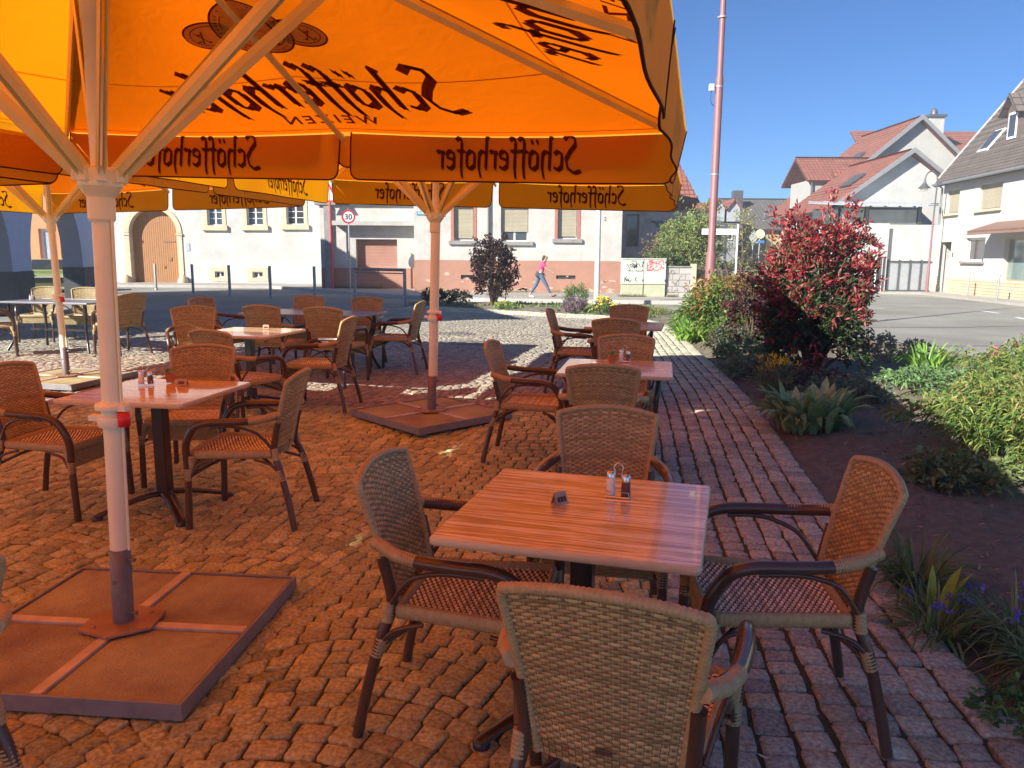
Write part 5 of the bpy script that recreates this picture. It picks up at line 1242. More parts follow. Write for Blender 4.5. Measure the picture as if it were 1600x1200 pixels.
t = thing('steel_post', 'pale steel lamp post across the bed, in front of the old white house', 'post', (2.81, 25.8, 0)); m = MB(); m.lathe([(.095, 0), (.09, 1.2), (.082, 3), (.07, 6.6)], 16); m.build('pole', M_WPOLE, t); m = MB(); m.lathe([(.12, 6.6), (.22, 6.7), (.20, 6.95), (.02, 7.05)], 16); m.build('lamp_head', M_LG, t)
M_BOL = mat('bollard_grey', (.32, .33, .34), .5, .15, 8, metal=.4)
bol = None
for i, (x, y, h, lb) in enumerate(((-16.6, 36.0, 1.2, 'grey steel bollard in front of the arched gate, the leftmost'), (-13.6, 32.9, 1.25, 'grey steel bollard between the gate and the first barred window'), (-11.2, 30.6, 1.25, 'grey steel bollard before the middle small-paned window'), (-9.15, 29.2, 1.25, 'grey steel bollard before the right small-paned window'), (-7.4, 28.9, 1.2, 'grey steel bollard just left of the speed limit sign'), (19.65, 33.4, 1.05, 'thin grey post at the stone plinth of the cream house, the farther one'), (19.0, 30.3, 1.05, 'thin grey post at the stone plinth of the cream house, the nearer one'))):
    if bol is None:
        bol = thing('bollard', lb, 'bollard', (x, y, -.04), group='steel bollards along the street'); m = MB(); m.lathe([(.055, 0), (.055, 1.18), (.045, 1.2), (.01, 1.205)], 14); m.build('post', M_BOL, bol); m = MB(); m.lathe([(.085, -.01), (.085, .05), (.06, .055)], 14); m.build('foot', M_BOL, bol)
    else:
        b = dup(bol, (x, y, -.02), 0, lb)
        if i > 4: b.scale = (.7, .7, .9)
t = thing('railing', 'grey pedestrian hoop railing in front of the roller door', 'railing', (-5.55, 27.2, -.04))
dx, dy = 2.0, -1.75; L_r = math.hypot(dx, dy); t.rotation_euler.z = math.atan2(dy, dx)
for x in (0, L_r): m = MB(); m.tube([(x, 0, 0), (x, 0, 1.19)], .055, 12); m.build('post', M_BOL, t)
m = MB(); m.tube([(-.03, 0, 1.17), (L_r + .03, 0, 1.17)], .05, 12); m.tube([(.05, 0, 1.05), (L_r - .05, 0, 1.05)], .018, 8); m.tube([(L_r * .5, 0, 1.05), (L_r * .5, 0, 1.17)], .018, 8); m.build('rail', mat('rusty_rail', (.30, .22, .18), .6, .3, 9), t)
M_SR = mat('sign_red', (.55, .03, .05), .4, .1, 6); M_SW = mat('sign_white', (.78, .78, .76), .4, .06, 5)
def disc(mb, r, y, n=32, r0=0):
    if r0: mb.add([(r * math.cos(2 * PI * i / n), y, r * math.sin(2 * PI * i / n)) for i in range(n)] + [(r0 * math.cos(2 * PI * i / n), y, r0 * math.sin(2 * PI * i / n)) for i in range(n)], [(i, (i + 1) % n, n + (i + 1) % n, n + i) for i in range(n)])
    else: mb.xz([(r * math.cos(2 * PI * i / n), r * math.sin(2 * PI * i / n)) for i in range(n)], y, y + .012)
t = thing('speed_limit_sign', 'round 30 speed limit sign on a thin post before the roller door annex', 'road sign', (-7.22, 34.4, 0), rad(12))
m = MB(); m.tube([(0, .04, 0), (0, .04, 3.6)], .032, 10); m.build('post', M_GALV, t)
m = MB(); disc(m, .30, 0); pl = m.build('sign_plate', M_SW, t, loc=(0, 0, 3.27)); m = MB(); disc(m, .30, -.003, r0=.225); m.build('red_ring', M_SR, pl); flat_text('30', .24, M_BLK, pl, (0, -.004, -.12), (PI / 2, 0, 0), 'number', .006)
t = thing('give_way_sign', 'red and white triangular sign on a red post at the corner of the gate house', 'road sign', (-8.38, 35.9, 0))
m = MB(); m.tube([(0, .05, 0), (0, .05, 4.6)], .055, 10); m.build('post', mat('red_post', (.50, .07, .09), .5, .15, 4), t)
m = MB(); m.xz([(-.52, 0), (.52, 0), (0, .92)], 0, .012); pl = m.build('sign_plate', M_SW, t, loc=(-.05, 0, 3.98)); m = MB(); o_, i_ = [(-.52, 0), (.52, 0), (0, .92)], [(-.36, .09), (.36, .09), (0, .73)]
m.add([(x, -.003, z) for x, z in o_ + i_], [(0, 1, 4, 3), (1, 2, 5, 4), (2, 0, 3, 5)]); m.build('red_border', M_SR, pl)
t = thing('street_name_sign', 'white street name plate on a thin pale post behind the red mast', 'street sign', (6.32, 22, gz(6.3, 22)), rad(-4))
m = MB(); m.tube([(0, 0, -.1), (0, 0, 2.52)], .03, 10); m.build('post', M_WPOLE, t); m = MB(); m.bb(-1.0, -.03, -.012, .012, 2.24, 2.40); pl = m.build('sign_plate', M_SW, t)
m = MB(); xx = -.95
for k, w_ in enumerate((5, 3, 4, 3, 4, 5, 3, 4, 4, 3, 4, 3, 4, 4)):
    hh_ = .075 if k in (0, 6, 9, 12) else .05; m.bb(xx, xx + .008, -.016, -.013, 2.29, 2.29 + hh_); m.bb(xx + .03, xx + .038, -.016, -.013, 2.29, 2.34); m.bb(xx + .008, xx + .03, -.016, -.013, 2.332 - .04 * (k % 2), 2.34 - .04 * (k % 2)); xx += .062
m.build('lettering', mat('sign_ink', (.06, .07, .10), .5), pl)
# curved lamps
def gooseneck(x, y, h, label, s=1, head=True):
    t = thing('street_lamp', label, 'street lamp', (x, y, 0)); m = MB(); m.lathe([(.075 * s, 0), (.07 * s, 1.0), (.05 * s, 1.1), (.042 * s, h * .62)], 12); m.build('pole', M_MAST, t)
    m = MB(); m.tube(smooth_path([(0, 0, h * .62), (.02, 0, h - .5), (-.05, 0, h - .15), (-.28, 0, h), (-.50, 0, h - .15), (-.56, 0, h - .42)], 6), .034 * s, 8); m.tube([(-.18, 0, h * .74), (.2, 0, h * .74)], .015, 6); m.build('arm', M_DG, t)
    m = MB(); m.lathe([(.04, 0), (.06, -.12), (.12, -.22), (.26, -.36), (.27, -.38)], 16, (-.56, 0, h - .40)); lh = m.build('lamp_shade', M_DG, t); m = MB(); m.lathe([(.17, 0), (.15, -.08), (.08, -.13), (.01, -.14)], 12, (-.56, 0, h - .78)); m.build('lamp_glass', M_SW, lh); return t
gooseneck(19.75, 36.9, 5.65, 'old-style street lamp with curved neck on a red pole beside the cream house')
gooseneck(16.9, 51, 4.9, 'distant street lamp with curved neck before the dark roofed house', 1)
t = thing('round_sign', 'round pale yellow sign above a blue one on a post in the distance', 'road sign', (12.95, 41, 0)); m = MB(); m.tube([(0, .04, 0), (0, .04, 3.1)], .03, 8); m.build('post', M_GALV, t)
m = MB(); disc(m, .24, 0, 20); m.build('sign_plate', mat('pale_yellow_sign', (.75, .72, .40), .5), t, loc=(0, 0, 2.85)); m = MB(); m.bb(-.24, .24, 0, .012, 2.38, 2.52); m.build('sign_plate', mat('blue_sign', (.05, .18, .50), .5), t)
t = thing('diamond_sign', 'grey back of a diamond shaped sign in the distance', 'road sign', (12.3, 40, 0)); m = MB(); m.tube([(0, .04, 0), (0, .04, 3.0)], .03, 8); m.build('post', M_GALV, t); m = MB(); m.xz([(-.24, 0), (0, -.4), (.24, 0), (0, .4)], 0, .012); m.build('sign_plate', M_LG, t, loc=(0, 0, 2.65))

# cabinets, wall, fence
M_CAB = mat('cabinet_plastic', (.58, .60, .54), .6, .14, 3, bump=.1, col2=(.44, .48, .40)); M_CABL = mat('cabinet_base', (.46, .48, .34), .75, .2, 4, col2=(.36, .38, .26))
gr = random.Random(21)
def scribble(mb, x0, x1, z0, z1, y, n, th):
    for _ in range(n):
        cx, cz = gr.uniform(x0, x1), gr.uniform(z0, z1); P = []; a = gr.uniform(0, 6)
        for k in range(gr.randint(5, 9)):
            P.append((min(x1, max(x0, cx)), y, min(z1, max(z0, cz)))); a += gr.uniform(-2.2, 2.2); st_ = gr.uniform(.05, .13); cx += st_ * math.cos(a); cz += st_ * math.sin(a)
        P = [tuple(p) for p in catmull3(P, 4)]
        for p, q in zip(P[:-1], P[1:]):
            dx, dz = q[0] - p[0], q[2] - p[2]; l = math.hypot(dx, dz)
            if l < 1e-4: continue
            nx_, nz_ = -dz / l * th, dx / l * th; mb.add([(p[0] - nx_, y, p[2] - nz_), (q[0] - nx_, y, q[2] - nz_), (q[0] + nx_, y, q[2] + nz_), (p[0] + nx_, y, p[2] + nz_)], [(0, 1, 2, 3)]); y -= .00003
for i, (x0, lb) in enumerate(((4.26, 'pale utility cabinet with black graffiti tags, the left of the pair'), (5.13, 'pale utility cabinet with red graffiti, the right of the pair'))):
    t = thing('utility_cabinet', lb, 'utility cabinet', (x0, 30.3, .07), group='pair of utility cabinets')
    m = MB(); m.bb(.01, .84, 0, .35, 0, .47); m.build('plinth', M_CABL, t, bevel=.01); m = MB(); m.bb(0, .85, -.02, .36, .49, 1.44); cb = m.build('body', M_CAB, t, bevel=.015); m = MB(); m.bb(-.01, .86, -.04, .38, 1.445, 1.49); m.build('lid', M_CAB, t, bevel=.01)
    for zz in (.6, 1.3): m = MB(); m.bb(.80, .83, -.035, -.021, zz, zz + .08); m.build('hinge', M_DG, cb)
    m = MB()
    if i == 0: scribble(m, .06, .80, 1.0, 1.38, -.0235, 7, .011); scribble(m, .1, .72, .58, .88, -.0235, 4, .011); g_ = M_BLK
    else: scribble(m, .10, .74, 1.02, 1.40, -.0235, 13, .013); g_ = mat('graffiti_red', (.62, .10, .14), .5, .1, 5)
    m.build('graffiti', g_, cb)['kind'] = 'stuff'
t = thing('block_wall', 'low weathered concrete block wall right of the utility cabinets', 'wall', (6.02, 30.4, 0)); m = MB(); m.bb(0, 1.15, 0, .2, -.05, 1.22); m.build('wall', brick('concrete_blocks', (.46, .44, .42), (.38, .37, .35), (.22, .21, .20), .5, .24, msize=.015), t); m = MB(); m.bb(-.02, 1.0, -.03, .23, 1.222, 1.27); m.build('coping', M_GREYS, t); m = MB(); m.bb(.98, 1.16, -.05, .22, -.05, 1.36); m.build('pier', M_SAND, t)
m = MB(); scribble(m, .05, .95, .25, 1.1, -.004, 9, .008); m.build('dry_creeper', mat('creeper', (.16, .12, .09), .9), t)
t = thing('garden_fence', 'low dark iron fence with ornament, behind the red mast', 'fence', (7.25, 30.6, 0)); m = MB()
for k in range(28): m.bb(k * .17, k * .17 + .022, 0, .022, .05, 1.1)
m.build('bars', mat('brown_iron', (.12, .09, .08), .7, .2, 9), t); m = MB(); m.bb(0, 4.7, -.012, .034, 1.1, 1.14); m.bb(0, 4.7, -.012, .034, .2, .24); m.tube([(.75 + .42 * math.cos(a * PI / 8), .01, 1.14 + .42 * math.sin(a * PI / 8)) for a in range(9)], .02, 6); m.build('rail', MATS['brown_iron'], t)

# ------------------------------------------------------------------ plants
M_LEAF = attr_mat('leaf', .45, var=.25, vscale=18, transl=.32, spec=.4); M_BARK = mat('plant_stem', (.12, .08, .05), .9, .3, 20); M_GSTEM = mat('green_stem', (.10, .18, .05), .7, .3, 20)
def leafmesh(P, D, Ln, Wd, Cc, name, parent, fold=.25, droop=.25):
    n = len(P); D = D / np.linalg.norm(D, axis=1, keepdims=True); rv = NR.normal(size=(n, 3)); S = np.cross(D, rv); S /= np.linalg.norm(S, axis=1, keepdims=True) + 1e-9; U = np.cross(S, D)
    L = Ln[:, None]; W = Wd[:, None]; up = np.array([0, 0, 1.])
    V = np.stack([P, P + D * L * .38 + S * W * .5 + U * W * fold, P + D * L * .38 - S * W * .5 + U * W * fold, P + D * L * .42, P + D * L * .75 + S * W * .36 - up * L * droop * .35 + U * W * fold * .6, P + D * L * .75 - S * W * .36 - up * L * droop * .35 + U * W * fold * .6, P + D * L - up * L * droop], 1)
    F3 = np.array([[0, 1, 3], [0, 3, 2], [4, 6, 3], [3, 6, 5]]); F4 = np.array([[1, 4, 3], [2, 3, 5]])
    F = np.concatenate([F3, F4]); off = np.arange(n)[:, None, None] * 7
    return npmesh(name, V.reshape(-1, 3), (F[None] + off).reshape(-1, 3), M_LEAF, parent, col=np.repeat(Cc, 7, 0), smooth=False)
def pick(pal, n, jit=.25): pal = np.array(pal); c = pal[NR.randint(0, len(pal), n)]; return c * (1 - jit + 2 * jit * NR.rand(n, 1))
def shrub(name, label, cat, x, y, rx, ry_, h, ncl, per, L, Wd, pal, tip=None, tipz=.5, z0=.12, droop=.25, spread=.8, stems=14, group=None, shell=.55, rough=.25, z=None, up=.5, stem_m=None, barrel=.8):
    zb = gz(x, y) if z is None else z; t = thing(name, label, cat, (x, y, zb - .01), group=group)
    th = NR.rand(ncl) * 2 * PI; ph = np.arccos(1 - 1.75 * NR.rand(ncl)); rr_ = (shell + (1 - shell) * NR.rand(ncl) ** .6) * (1 + rough * (np.sin(th * 3 + ph * 5 + x) * .5 + np.sin(th * 7 + y) * .35 + NR.normal(size=ncl) * .3))
    sp = np.sin(ph) ** barrel; C_ = np.column_stack([np.cos(th) * sp * rr_ * rx, np.sin(th) * sp * rr_ * ry_, h * (z0 + (1 - z0) * .5 * (1 + np.cos(ph) * rr_))])
    C_[:, 2] = np.maximum(C_[:, 2], .03)
    n = ncl * per; Cr = np.repeat(C_, per, 0); O = Cr - np.array([0, 0, h * .35]); O /= np.linalg.norm(O, axis=1, keepdims=True) + 1e-6
    D = O * .7 + np.array([0, 0, up]) + NR.normal(size=(n, 3)) * spread; P = Cr + NR.normal(size=(n, 3)) * L * .35
    P[:, 2] = np.maximum(P[:, 2], .02)
    col = pick(pal, n)
    if tip is not None:
        k = np.repeat((C_[:, 2] / h + NR.normal(size=ncl) * .18 + (rr_ - .8) * .6) > tipz, per); col[k] = pick(tip, k.sum())
    leafmesh(P, D, L * (.7 + .6 * NR.rand(n)), Wd * (.7 + .6 * NR.rand(n)), col, 'foliage', t, droop=droop)
    if stems:
        m = MB()
        for i in NR.choice(ncl, stems):
            c = C_[i]; m.tube(smooth_path([(c[0] * .08, c[1] * .08, -.03), (c[0] * .35, c[1] * .35, c[2] * .45), tuple(c * .98)], 3), [.012 * max(.5, h)] * 4 + [.005 * max(.6, h)] * 3, 5)
        m.build('stems', stem_m or M_BARK, t)
    return t
RED = [(.34, .03, .05), (.42, .05, .05), (.24, .025, .04), (.44, .13, .12), (.10, .13, .05)]; DKG = [(.05, .09, .03), (.07, .12, .04), (.10, .07, .05), (.04, .07, .035)]
shrub('red_photinia', 'large shrub with glossy red young leaves over dark green ones, right of the paving', 'shrub', 3.60, 9.15, .61, .60, 2.0, 1500, 12, .072, .024, DKG, RED, .52, z0=-.04, droop=.15, stems=40, shell=.4, rough=.22, barrel=.55)
shrub('purple_barberry', 'dark purple leaved shrub at the left behind the red photinia', 'shrub', 3.62, 11.6, .38, .38, 1.2, 200, 12, .06, .03, [(.09, .03, .04), (.13, .05, .05), (.06, .03, .03)], z0=.05)
NAN = [(.12, .22, .05), (.19, .28, .06), (.07, .14, .04), (.25, .28, .07)]
shrub('nandina_bush', 'yellow-green feathery bush with reddish top, left of the red photinia', 'shrub', 3.72, 12.9, .80, .7, 1.12, 560, 12, .11, .028, NAN, [(.38, .16, .08), (.40, .26, .10), (.26, .28, .08)], .86, droop=.5, z0=.05)
shrub('bamboo_bush', 'big sunlit yellow-green bush with narrow drooping leaves at the right edge', 'shrub', 4.25, 5.5, 1.1, 1.0, .62, 1000, 12, .085, .015, NAN, [(.24, .30, .08), (.18, .28, .06), (.32, .26, .10)], .92, droop=.55, z0=.03, stems=30, rough=.3)
shrub('bamboo_bush', 'yellow-green narrow-leaved bush with pink tips, farther back at the right edge', 'shrub', 5.85, 7.6, 1.1, 1.0, .66, 620, 12, .09, .016, NAN, [(.62, .16, .20), (.40, .34, .12)], .98, droop=.55, z0=.03, rough=.3)
def blades(name, label, cat, x, y, n, L, W, rad_, pal, lean=.5, flower=None, nf=0, fh=.3, fs=.02, seg=5, fold=.3, group=None):
    t = thing(name, label, cat, (x, y, gz(x, y) - .01), group=group); V = []; F = []; Cc = []; o = 0
    for i in range(n):
        a = R.uniform(0, 2 * PI); r0 = rad_ * math.sqrt(R.random()) * .6; p = np.array([r0 * math.cos(a), r0 * math.sin(a), 0.]); a2 = a + R.uniform(-.7, .7); l = L * R.uniform(.65, 1.2); w_ = W * R.uniform(.7, 1.2); le = lean * R.uniform(.3, 1.6); d = np.array([math.cos(a2), math.sin(a2), 0]); s_ = np.array([-d[1], d[0], 0]); c = np.array(pal[R.randrange(len(pal))]) * R.uniform(.75, 1.25)
        for k in range(seg + 1):
            f = k / seg; an = le * f ** 1.2 * 1.3; pos = p + (d * math.sin(an * .8 + .12) + np.array([0, 0, math.cos(an)])) * l * f; ww = w_ * ((math.sin(PI * (.06 + f * .9)) ** .8) if f < 1 else .02)
            V += [pos - s_ * ww / 2 + np.array([0, 0, ww * fold]), pos, pos + s_ * ww / 2 + np.array([0, 0, ww * fold])]; Cc += [c] * 3
            if k: q = o + 3 * (k - 1); F += [(q, q + 1, q + 4, q + 3), (q + 1, q + 2, q + 5, q + 4)]
        o += 3 * (seg + 1)
    npmesh('leaves', np.array(V), np.array(F), M_LEAF, t, col=np.array(Cc), smooth=True)
    if flower:
        m = MB()
        for i in range(nf):
            P = []; D = []
            a = R.uniform(0, 2 * PI); r0 = rad_ * R.uniform(.1, 1); h_ = fh * R.uniform(.75, 1.1); top = (r0 * math.cos(a), r0 * math.sin(a), h_); m.tube([(top[0] * .4, top[1] * .4, 0), (top[0] * .8, top[1] * .8, h_ * .6), top], .0022, 4)
            for k in range(9): P.append(np.array(top) + NR.normal(size=3) * fs * .45); D.append(NR.normal(size=3) + np.array([0, 0, .3]))
            P = np.array(P); n = len(P); leafmesh(P, np.array(D), np.full(n, fs * 1.3), np.full(n, fs * .9), pick(flower, n, .15), 'flower_head', t, droop=.1)
        m.build('flower_stems', M_GSTEM, t)
    return t
GR = [(.10, .20, .05), (.14, .26, .07), (.08, .16, .05)]; LG_ = [(.20, .38, .07), (.26, .44, .08), (.15, .30, .06)]
blades('broad_leaf_clump', 'clump of broad upright pale green leaves in the shaded bed behind the right armchair', 'plant', 2.62, 6.65, 120, .40, .095, .46, [(.30, .44, .20), (.36, .48, .24), (.22, .36, .15)], .62)
for x, y, lb in ((3.22, 13.6, 'bright green leafy clump at the paving corner, nearest of three'), (3.5, 14.6, 'bright green leafy clump at the paving corner, middle of three'), (3.75, 16.2, 'bright green leafy clump at the paving corner, farthest of three')):
    blades('leafy_clump', lb, 'plant', x, y, 90, .36, .07, .5, LG_, .8, group='bright green clumps at the bed edge')
blades('grass_tuft', 'green grassy tuft just behind the back of the right armchair', 'grass tuft', 1.98, 3.55, 170, .34, .012, .15, [(.12, .20, .06), (.18, .24, .08)], 1.0)
BLU = [(.16, .14, .55), (.22, .18, .60), (.12, .12, .42)]
for x, y, lb in ((1.83, 3.08, 'bluebell clump at the bed edge, nearest to the paving'), (2.12, 2.98, 'bluebell clump beside another at the lower right edge'), (2.05, 2.66, 'bluebell clump lowest at the right edge')):
    blades('bluebell_clump', lb, 'flowers', x, y, 110, .26, .012, .17, [(.14, .24, .07), (.20, .28, .09), (.26, .30, .12)], 1.1, BLU, 9, .24, .016, group='bluebells in the near bed')
blades('tulip_leaves', 'single upright yellow-green leaf group among the bluebells', 'plant', 1.86, 3.16, 5, .26, .05, .05, [(.30, .42, .06)], .2)
shrub('creeping_plant', 'small low green plant at the lower right edge', 'plant', 1.78, 2.42, .16, .14, .12, 60, 8, .035, .016, GR, stems=0)
shrub('yellow_wallflower', 'grey-green cushion with bright yellow flowers near the paving edge', 'flowers', 2.78, 8.05, .20, .20, .42, 130, 10, .05, .010, [(.16, .20, .10), (.20, .24, .12)], [(.85, .50, .02), (.90, .62, .03)], .98, z0=.02, stems=20, up=.9, stem_m=M_GSTEM)
blades('yellow_tulip', 'single pale yellow tulip beside the yellow cushion', 'flower', 3.02, 8.15, 4, .16, .02, .03, GR, .6, [(.75, .60, .15)], 1, .40, .022)
for x, y, rx, h, lb, pal in ((2.95, 9.4, .33, .25, 'low grey-green cushion by the paving, nearest the yellow flowers', [(.20, .28, .17), (.25, .33, .20)]), (3.2, 10.4, .42, .32, 'low green cushion between the paving and the red photinia', [(.15, .25, .12), (.20, .30, .15)]), (3.35, 11.5, .45, .42, 'dark low shrub by the paving behind the green cushion', [(.09, .12, .07), (.13, .13, .09)]), (3.45, 7.8, .45, .20, 'dark grey-green ground cover below the red photinia', [(.16, .22, .14), (.20, .26, .17)]), (4.5, 8.2, .5, .22, 'green low plants in shade right of the ground cover', [(.13, .24, .10), (.18, .30, .12)]), (3.3, 8.45, .4, .18, 'dark purple-brown low foliage under the red photinia', [(.17, .11, .10), (.14, .14, .09)]), (5.2, 10.5, .5, .38, 'pale brownish low shrub right of the red photinia', [(.26, .22, .16), (.20, .20, .12)]), (3.0, 5.0, .33, .2, 'shaded low leafy shrub left of the big narrow-leaved bush', [(.16, .20, .08), (.20, .25, .10)])):
    shrub('low_shrub', lb, 'plant', x, y, rx, rx * .85, h, 120, 10, .06, .026, pal, z0=.02, stems=6, rough=.35, up=.3)
blades('green_lily_leaves', 'bright green sword leaves at the edge of the shadow, left of the right-hand bush', 'plant', 5.05, 9.2, 90, .42, .035, .35, LG_, .6)
# far side of the bed
shrub('burgundy_shrub', 'tall dark burgundy shrub in front of the old white house', 'shrub', -.62, 24.3, .66, .6, 2.15, 520, 10, .10, .045, [(.045, .02, .022), (.075, .03, .03), (.05, .03, .02), (.03, .015, .015)], z0=.06, rough=.3, stems=20)
for x, y, lb in ((-2.55, 25.3, 'low dark cushion shrub left of the burgundy shrub, the left one'), (-1.75, 25.1, 'low dark cushion shrub left of the burgundy shrub, the right one')): shrub('cushion_shrub', lb, 'shrub', x, y, .42, .35, .46, 200, 8, .06, .035, [(.05, .05, .03), (.08, .07, .05)], z0=.02, stems=5, group='dark cushions in the far bed')
shrub('heather', 'purple-grey heather clump at the far edge of the paving', 'flowers', 1.75, 21.9, .32, .3, .42, 170, 8, .05, .02, [(.20, .12, .18), (.28, .18, .24)], z0=.02, stems=5, z=.05); shrub('low_shrub', 'upright grey-green small shrub behind the heather clump', 'plant', 1.85, 22.6, .35, .3, .75, 170, 8, .09, .018, GR, z0=.02, stems=5, z=.05, up=1.2)
shrub('yellow_flowers', 'clump of yellow flowers at the far edge of the paving beside the heather', 'flowers', 2.52, 21.5, .27, .25, .45, 120, 8, .06, .03, GR, [(.80, .62, .05), (.75, .66, .15)], .62, z0=.02, stems=5, z=.05)
blades('orange_grass', 'reddish ornamental grass tuft at the far end of the bed', 'grass tuft', 3.85, 20.8, 160, .38, .014, .3, [(.36, .28, .12), (.24, .30, .10)], 1.1); shrub('yellow_flowers', 'tiny yellow spring flowers at the foot of the burgundy shrub', 'flowers', -.25, 23.4, .3, .2, .22, 60, 8, .05, .03, LG_, [(.75, .60, .10)], .7, z0=.02, stems=0, z=.05)
ng = 5200; P = np.column_stack([NR.uniform(-3.2, 4.6, ng), NR.uniform(19, 26, ng)]); P = P[in_poly(P, BED) & (vnoise(P, 1.2, 9) > -.18) & (edge_sd(P) < -.15)]; ng = len(P)
go = leafmesh(np.column_stack([P, ZGv(P[:, 1]) + .03]), NR.normal(size=(ng, 3)) * .6 + np.array([0, 0, .8]), NR.uniform(.08, .2, ng), NR.uniform(.02, .05, ng), pick([(.10, .20, .05), (.16, .28, .06), (.07, .13, .04), (.22, .30, .08)], ng), 'ground_cover', None); tag(go, 'mixed green ground cover in the far strip of the bed', 'ground cover', kind='stuff')
# shrubs and creepers beyond the street
shrub('bamboo_thicket', 'tall yellow-green bamboo thicket above the block wall, left of the red mast', 'shrub', 7.3, 32.2, 1.15, .8, 3.3, 800, 12, .20, .045, [(.22, .30, .08), (.30, .36, .12), (.14, .22, .06), (.34, .34, .14)], z0=.08, droop=.4, stems=26, z=0, rough=.3)
shrub('dry_creeper_bush', 'brownish twiggy creeper bush between the barn and the bamboo', 'shrub', 6.3, 33.4, .8, .5, 2.6, 260, 8, .13, .05, [(.20, .16, .10), (.12, .14, .06), (.28, .20, .13)], z0=.1, stems=60, z=0); shrub('green_bush', 'dark green bush just behind the utility cabinets', 'shrub', 6.2, 31.6, .9, .5, 1.9, 300, 10, .12, .05, [(.08, .13, .04), (.12, .18, .06)], z0=.1, z=0)
shrub('garden_hedge', 'mixed green hedge behind the low iron fence', 'hedge', 9.2, 32.2, 1.9, .7, 1.5, 520, 10, .13, .05, [(.14, .18, .07), (.20, .22, .10), (.26, .22, .15)], z0=.05, z=0, rough=.4); shrub('dry_bush', 'dry brown bush hanging over the right end of the block wall', 'shrub', 7.75, 30.9, .5, .35, 1.35, 200, 8, .12, .02, [(.24, .20, .16), (.16, .14, .10)], z0=.3, z=0, droop=.6)
def tree(name, label, x, y, h, cr, n, pal, L=.12):
    t = thing(name, label, 'tree', (x, y, 0)); m = MB(); m.tube(smooth_path([(0, 0, 0), (.03, 0, h * .4), (-.02, .02, h * .75), (0, 0, h)], 4), [.05 * (1 - i / 14) for i in range(13)], 6)
    C_ = []
    for k in range(16):
        z = h * (.35 + .6 * k / 16); a = k * 2.4; l = cr * (1.15 - .7 * k / 16); e = (l * math.cos(a), l * math.sin(a), z + l * .7); m.tube([(0, 0, z), (e[0] * .5, e[1] * .5, z + l * .25), e], .014, 4); C_ += [[e[0] * f, e[1] * f, z + l * .7 * f] for f in (.4, .6, .8, 1)]
    m.build('trunk', M_BARK, t); C_ = np.repeat(np.array(C_), n, 0); nn = len(C_); leafmesh(C_ + NR.normal(size=(nn, 3)) * .09, NR.normal(size=(nn, 3)) + np.array([0, 0, .3]), np.full(nn, L), np.full(nn, L * .45), pick(pal, nn), 'crown', t)
tree('sapling', 'slim young tree with sparse yellow-green leaves behind the street name sign', 9.35, 31.8, 3.6, .75, 5, [(.28, .32, .08), (.34, .36, .10)]); tree('sapling', 'second slim young tree half hidden by the red mast', 8.15, 32.6, 4.0, .8, 7, [(.20, .28, .08), (.26, .32, .10)])
# weeds along the old facades
nw = 2600; xs_ = np.concatenate([NR.uniform(-8.4, -4.6, nw // 3), NR.uniform(-4.1, 4.4, nw // 3), NR.uniform(4.2, 7.1, nw - 2 * (nw // 3))]); ys_ = np.where(xs_ < -4.5, 36.4, np.where(xs_ < 4.1, 33.38, 30.22)) - np.abs(NR.normal(size=nw)) * .05
k = vnoise(np.column_stack([xs_, xs_ * 0]), 1.6, 4) > .02; xs_, ys_ = xs_[k], ys_[k]; nw = len(xs_)
go = leafmesh(np.column_stack([xs_, ys_, np.full(nw, .07)]), NR.normal(size=(nw, 3)) * .5 + np.array([0, -.1, .9]), NR.uniform(.05, .2, nw), np.full(nw, .02), pick([(.20, .26, .08), (.28, .26, .14)], nw), 'weeds', None); tag(go, 'sparse weeds growing along the foot of the old facades', 'weeds', kind='stuff')
# moss and grass in the joints near the camera
ng = 26000; P = np.column_stack([NR.uniform(-3.5, 1.5, ng), .8 + 6 * NR.rand(ng)]); P = P[(edge_sd(P) > .0) & (vnoise(P, 1.4, 6) > -.02)]; ng = len(P)
go = leafmesh(np.column_stack([P, zground(P) - .0125]), NR.normal(size=(ng, 3)) * .6 + np.array([0, 0, .5]), NR.uniform(.010, .024, ng), np.full(ng, .0035), pick([(.08, .13, .02), (.12, .16, .03), (.16, .16, .06)], ng), 'joint_grass', None); tag(go, 'tiny grass and moss growing in the joints of the cobbles', 'grass', kind='stuff')

# ------------------------------------------------------------------ the walking woman
def skin(name, pts, edges, m, parent, root=0, sub=2):
    me = bpy.data.meshes.new(name); me.from_pydata([p[:3] for p in pts], edges, []); o = bpy.data.objects.new(name, me); COL.objects.link(o)
    sk = o.modifiers.new('s', 'SKIN'); sk.use_smooth_shade = True; 
    for i, p in enumerate(pts):
        r = p[3]; rr_ = r if isinstance(r, tuple) else (r, r); me.skin_vertices[0].data[i].radius = rr_; me.skin_vertices[0].data[i].use_root = (i == root)
    o.modifiers.new('d', 'SUBSURF').levels = sub; o.modifiers['d'].render_levels = sub
    bpy.context.view_layer.update(); dg = bpy.context.evaluated_depsgraph_get(); nm = bpy.data.meshes.new_from_object(o.evaluated_get(dg)); nm.name = name
    bpy.data.objects.remove(o); bpy.data.meshes.remove(me); nm.materials.clear(); nm.materials.append(m)
    r = bpy.data.objects.new(name, nm); COL.objects.link(r); r.parent = parent; return r
pw = thing('person', 'woman in pink top and jeans, dark jacket round her waist, striding right', 'person', (1.02, 29.1, .07), rad(-4))
M_SKIN = mat('skin', (.50, .29, .20), .55, .06, 8)
J = dict(pel=(0, 0, .90), sp=(.05, 0, 1.05), ch=(.11, 0, 1.22), nk=(.17, 0, 1.37), hd=(.205, 0, 1.46), ht=(.215, 0, 1.56))
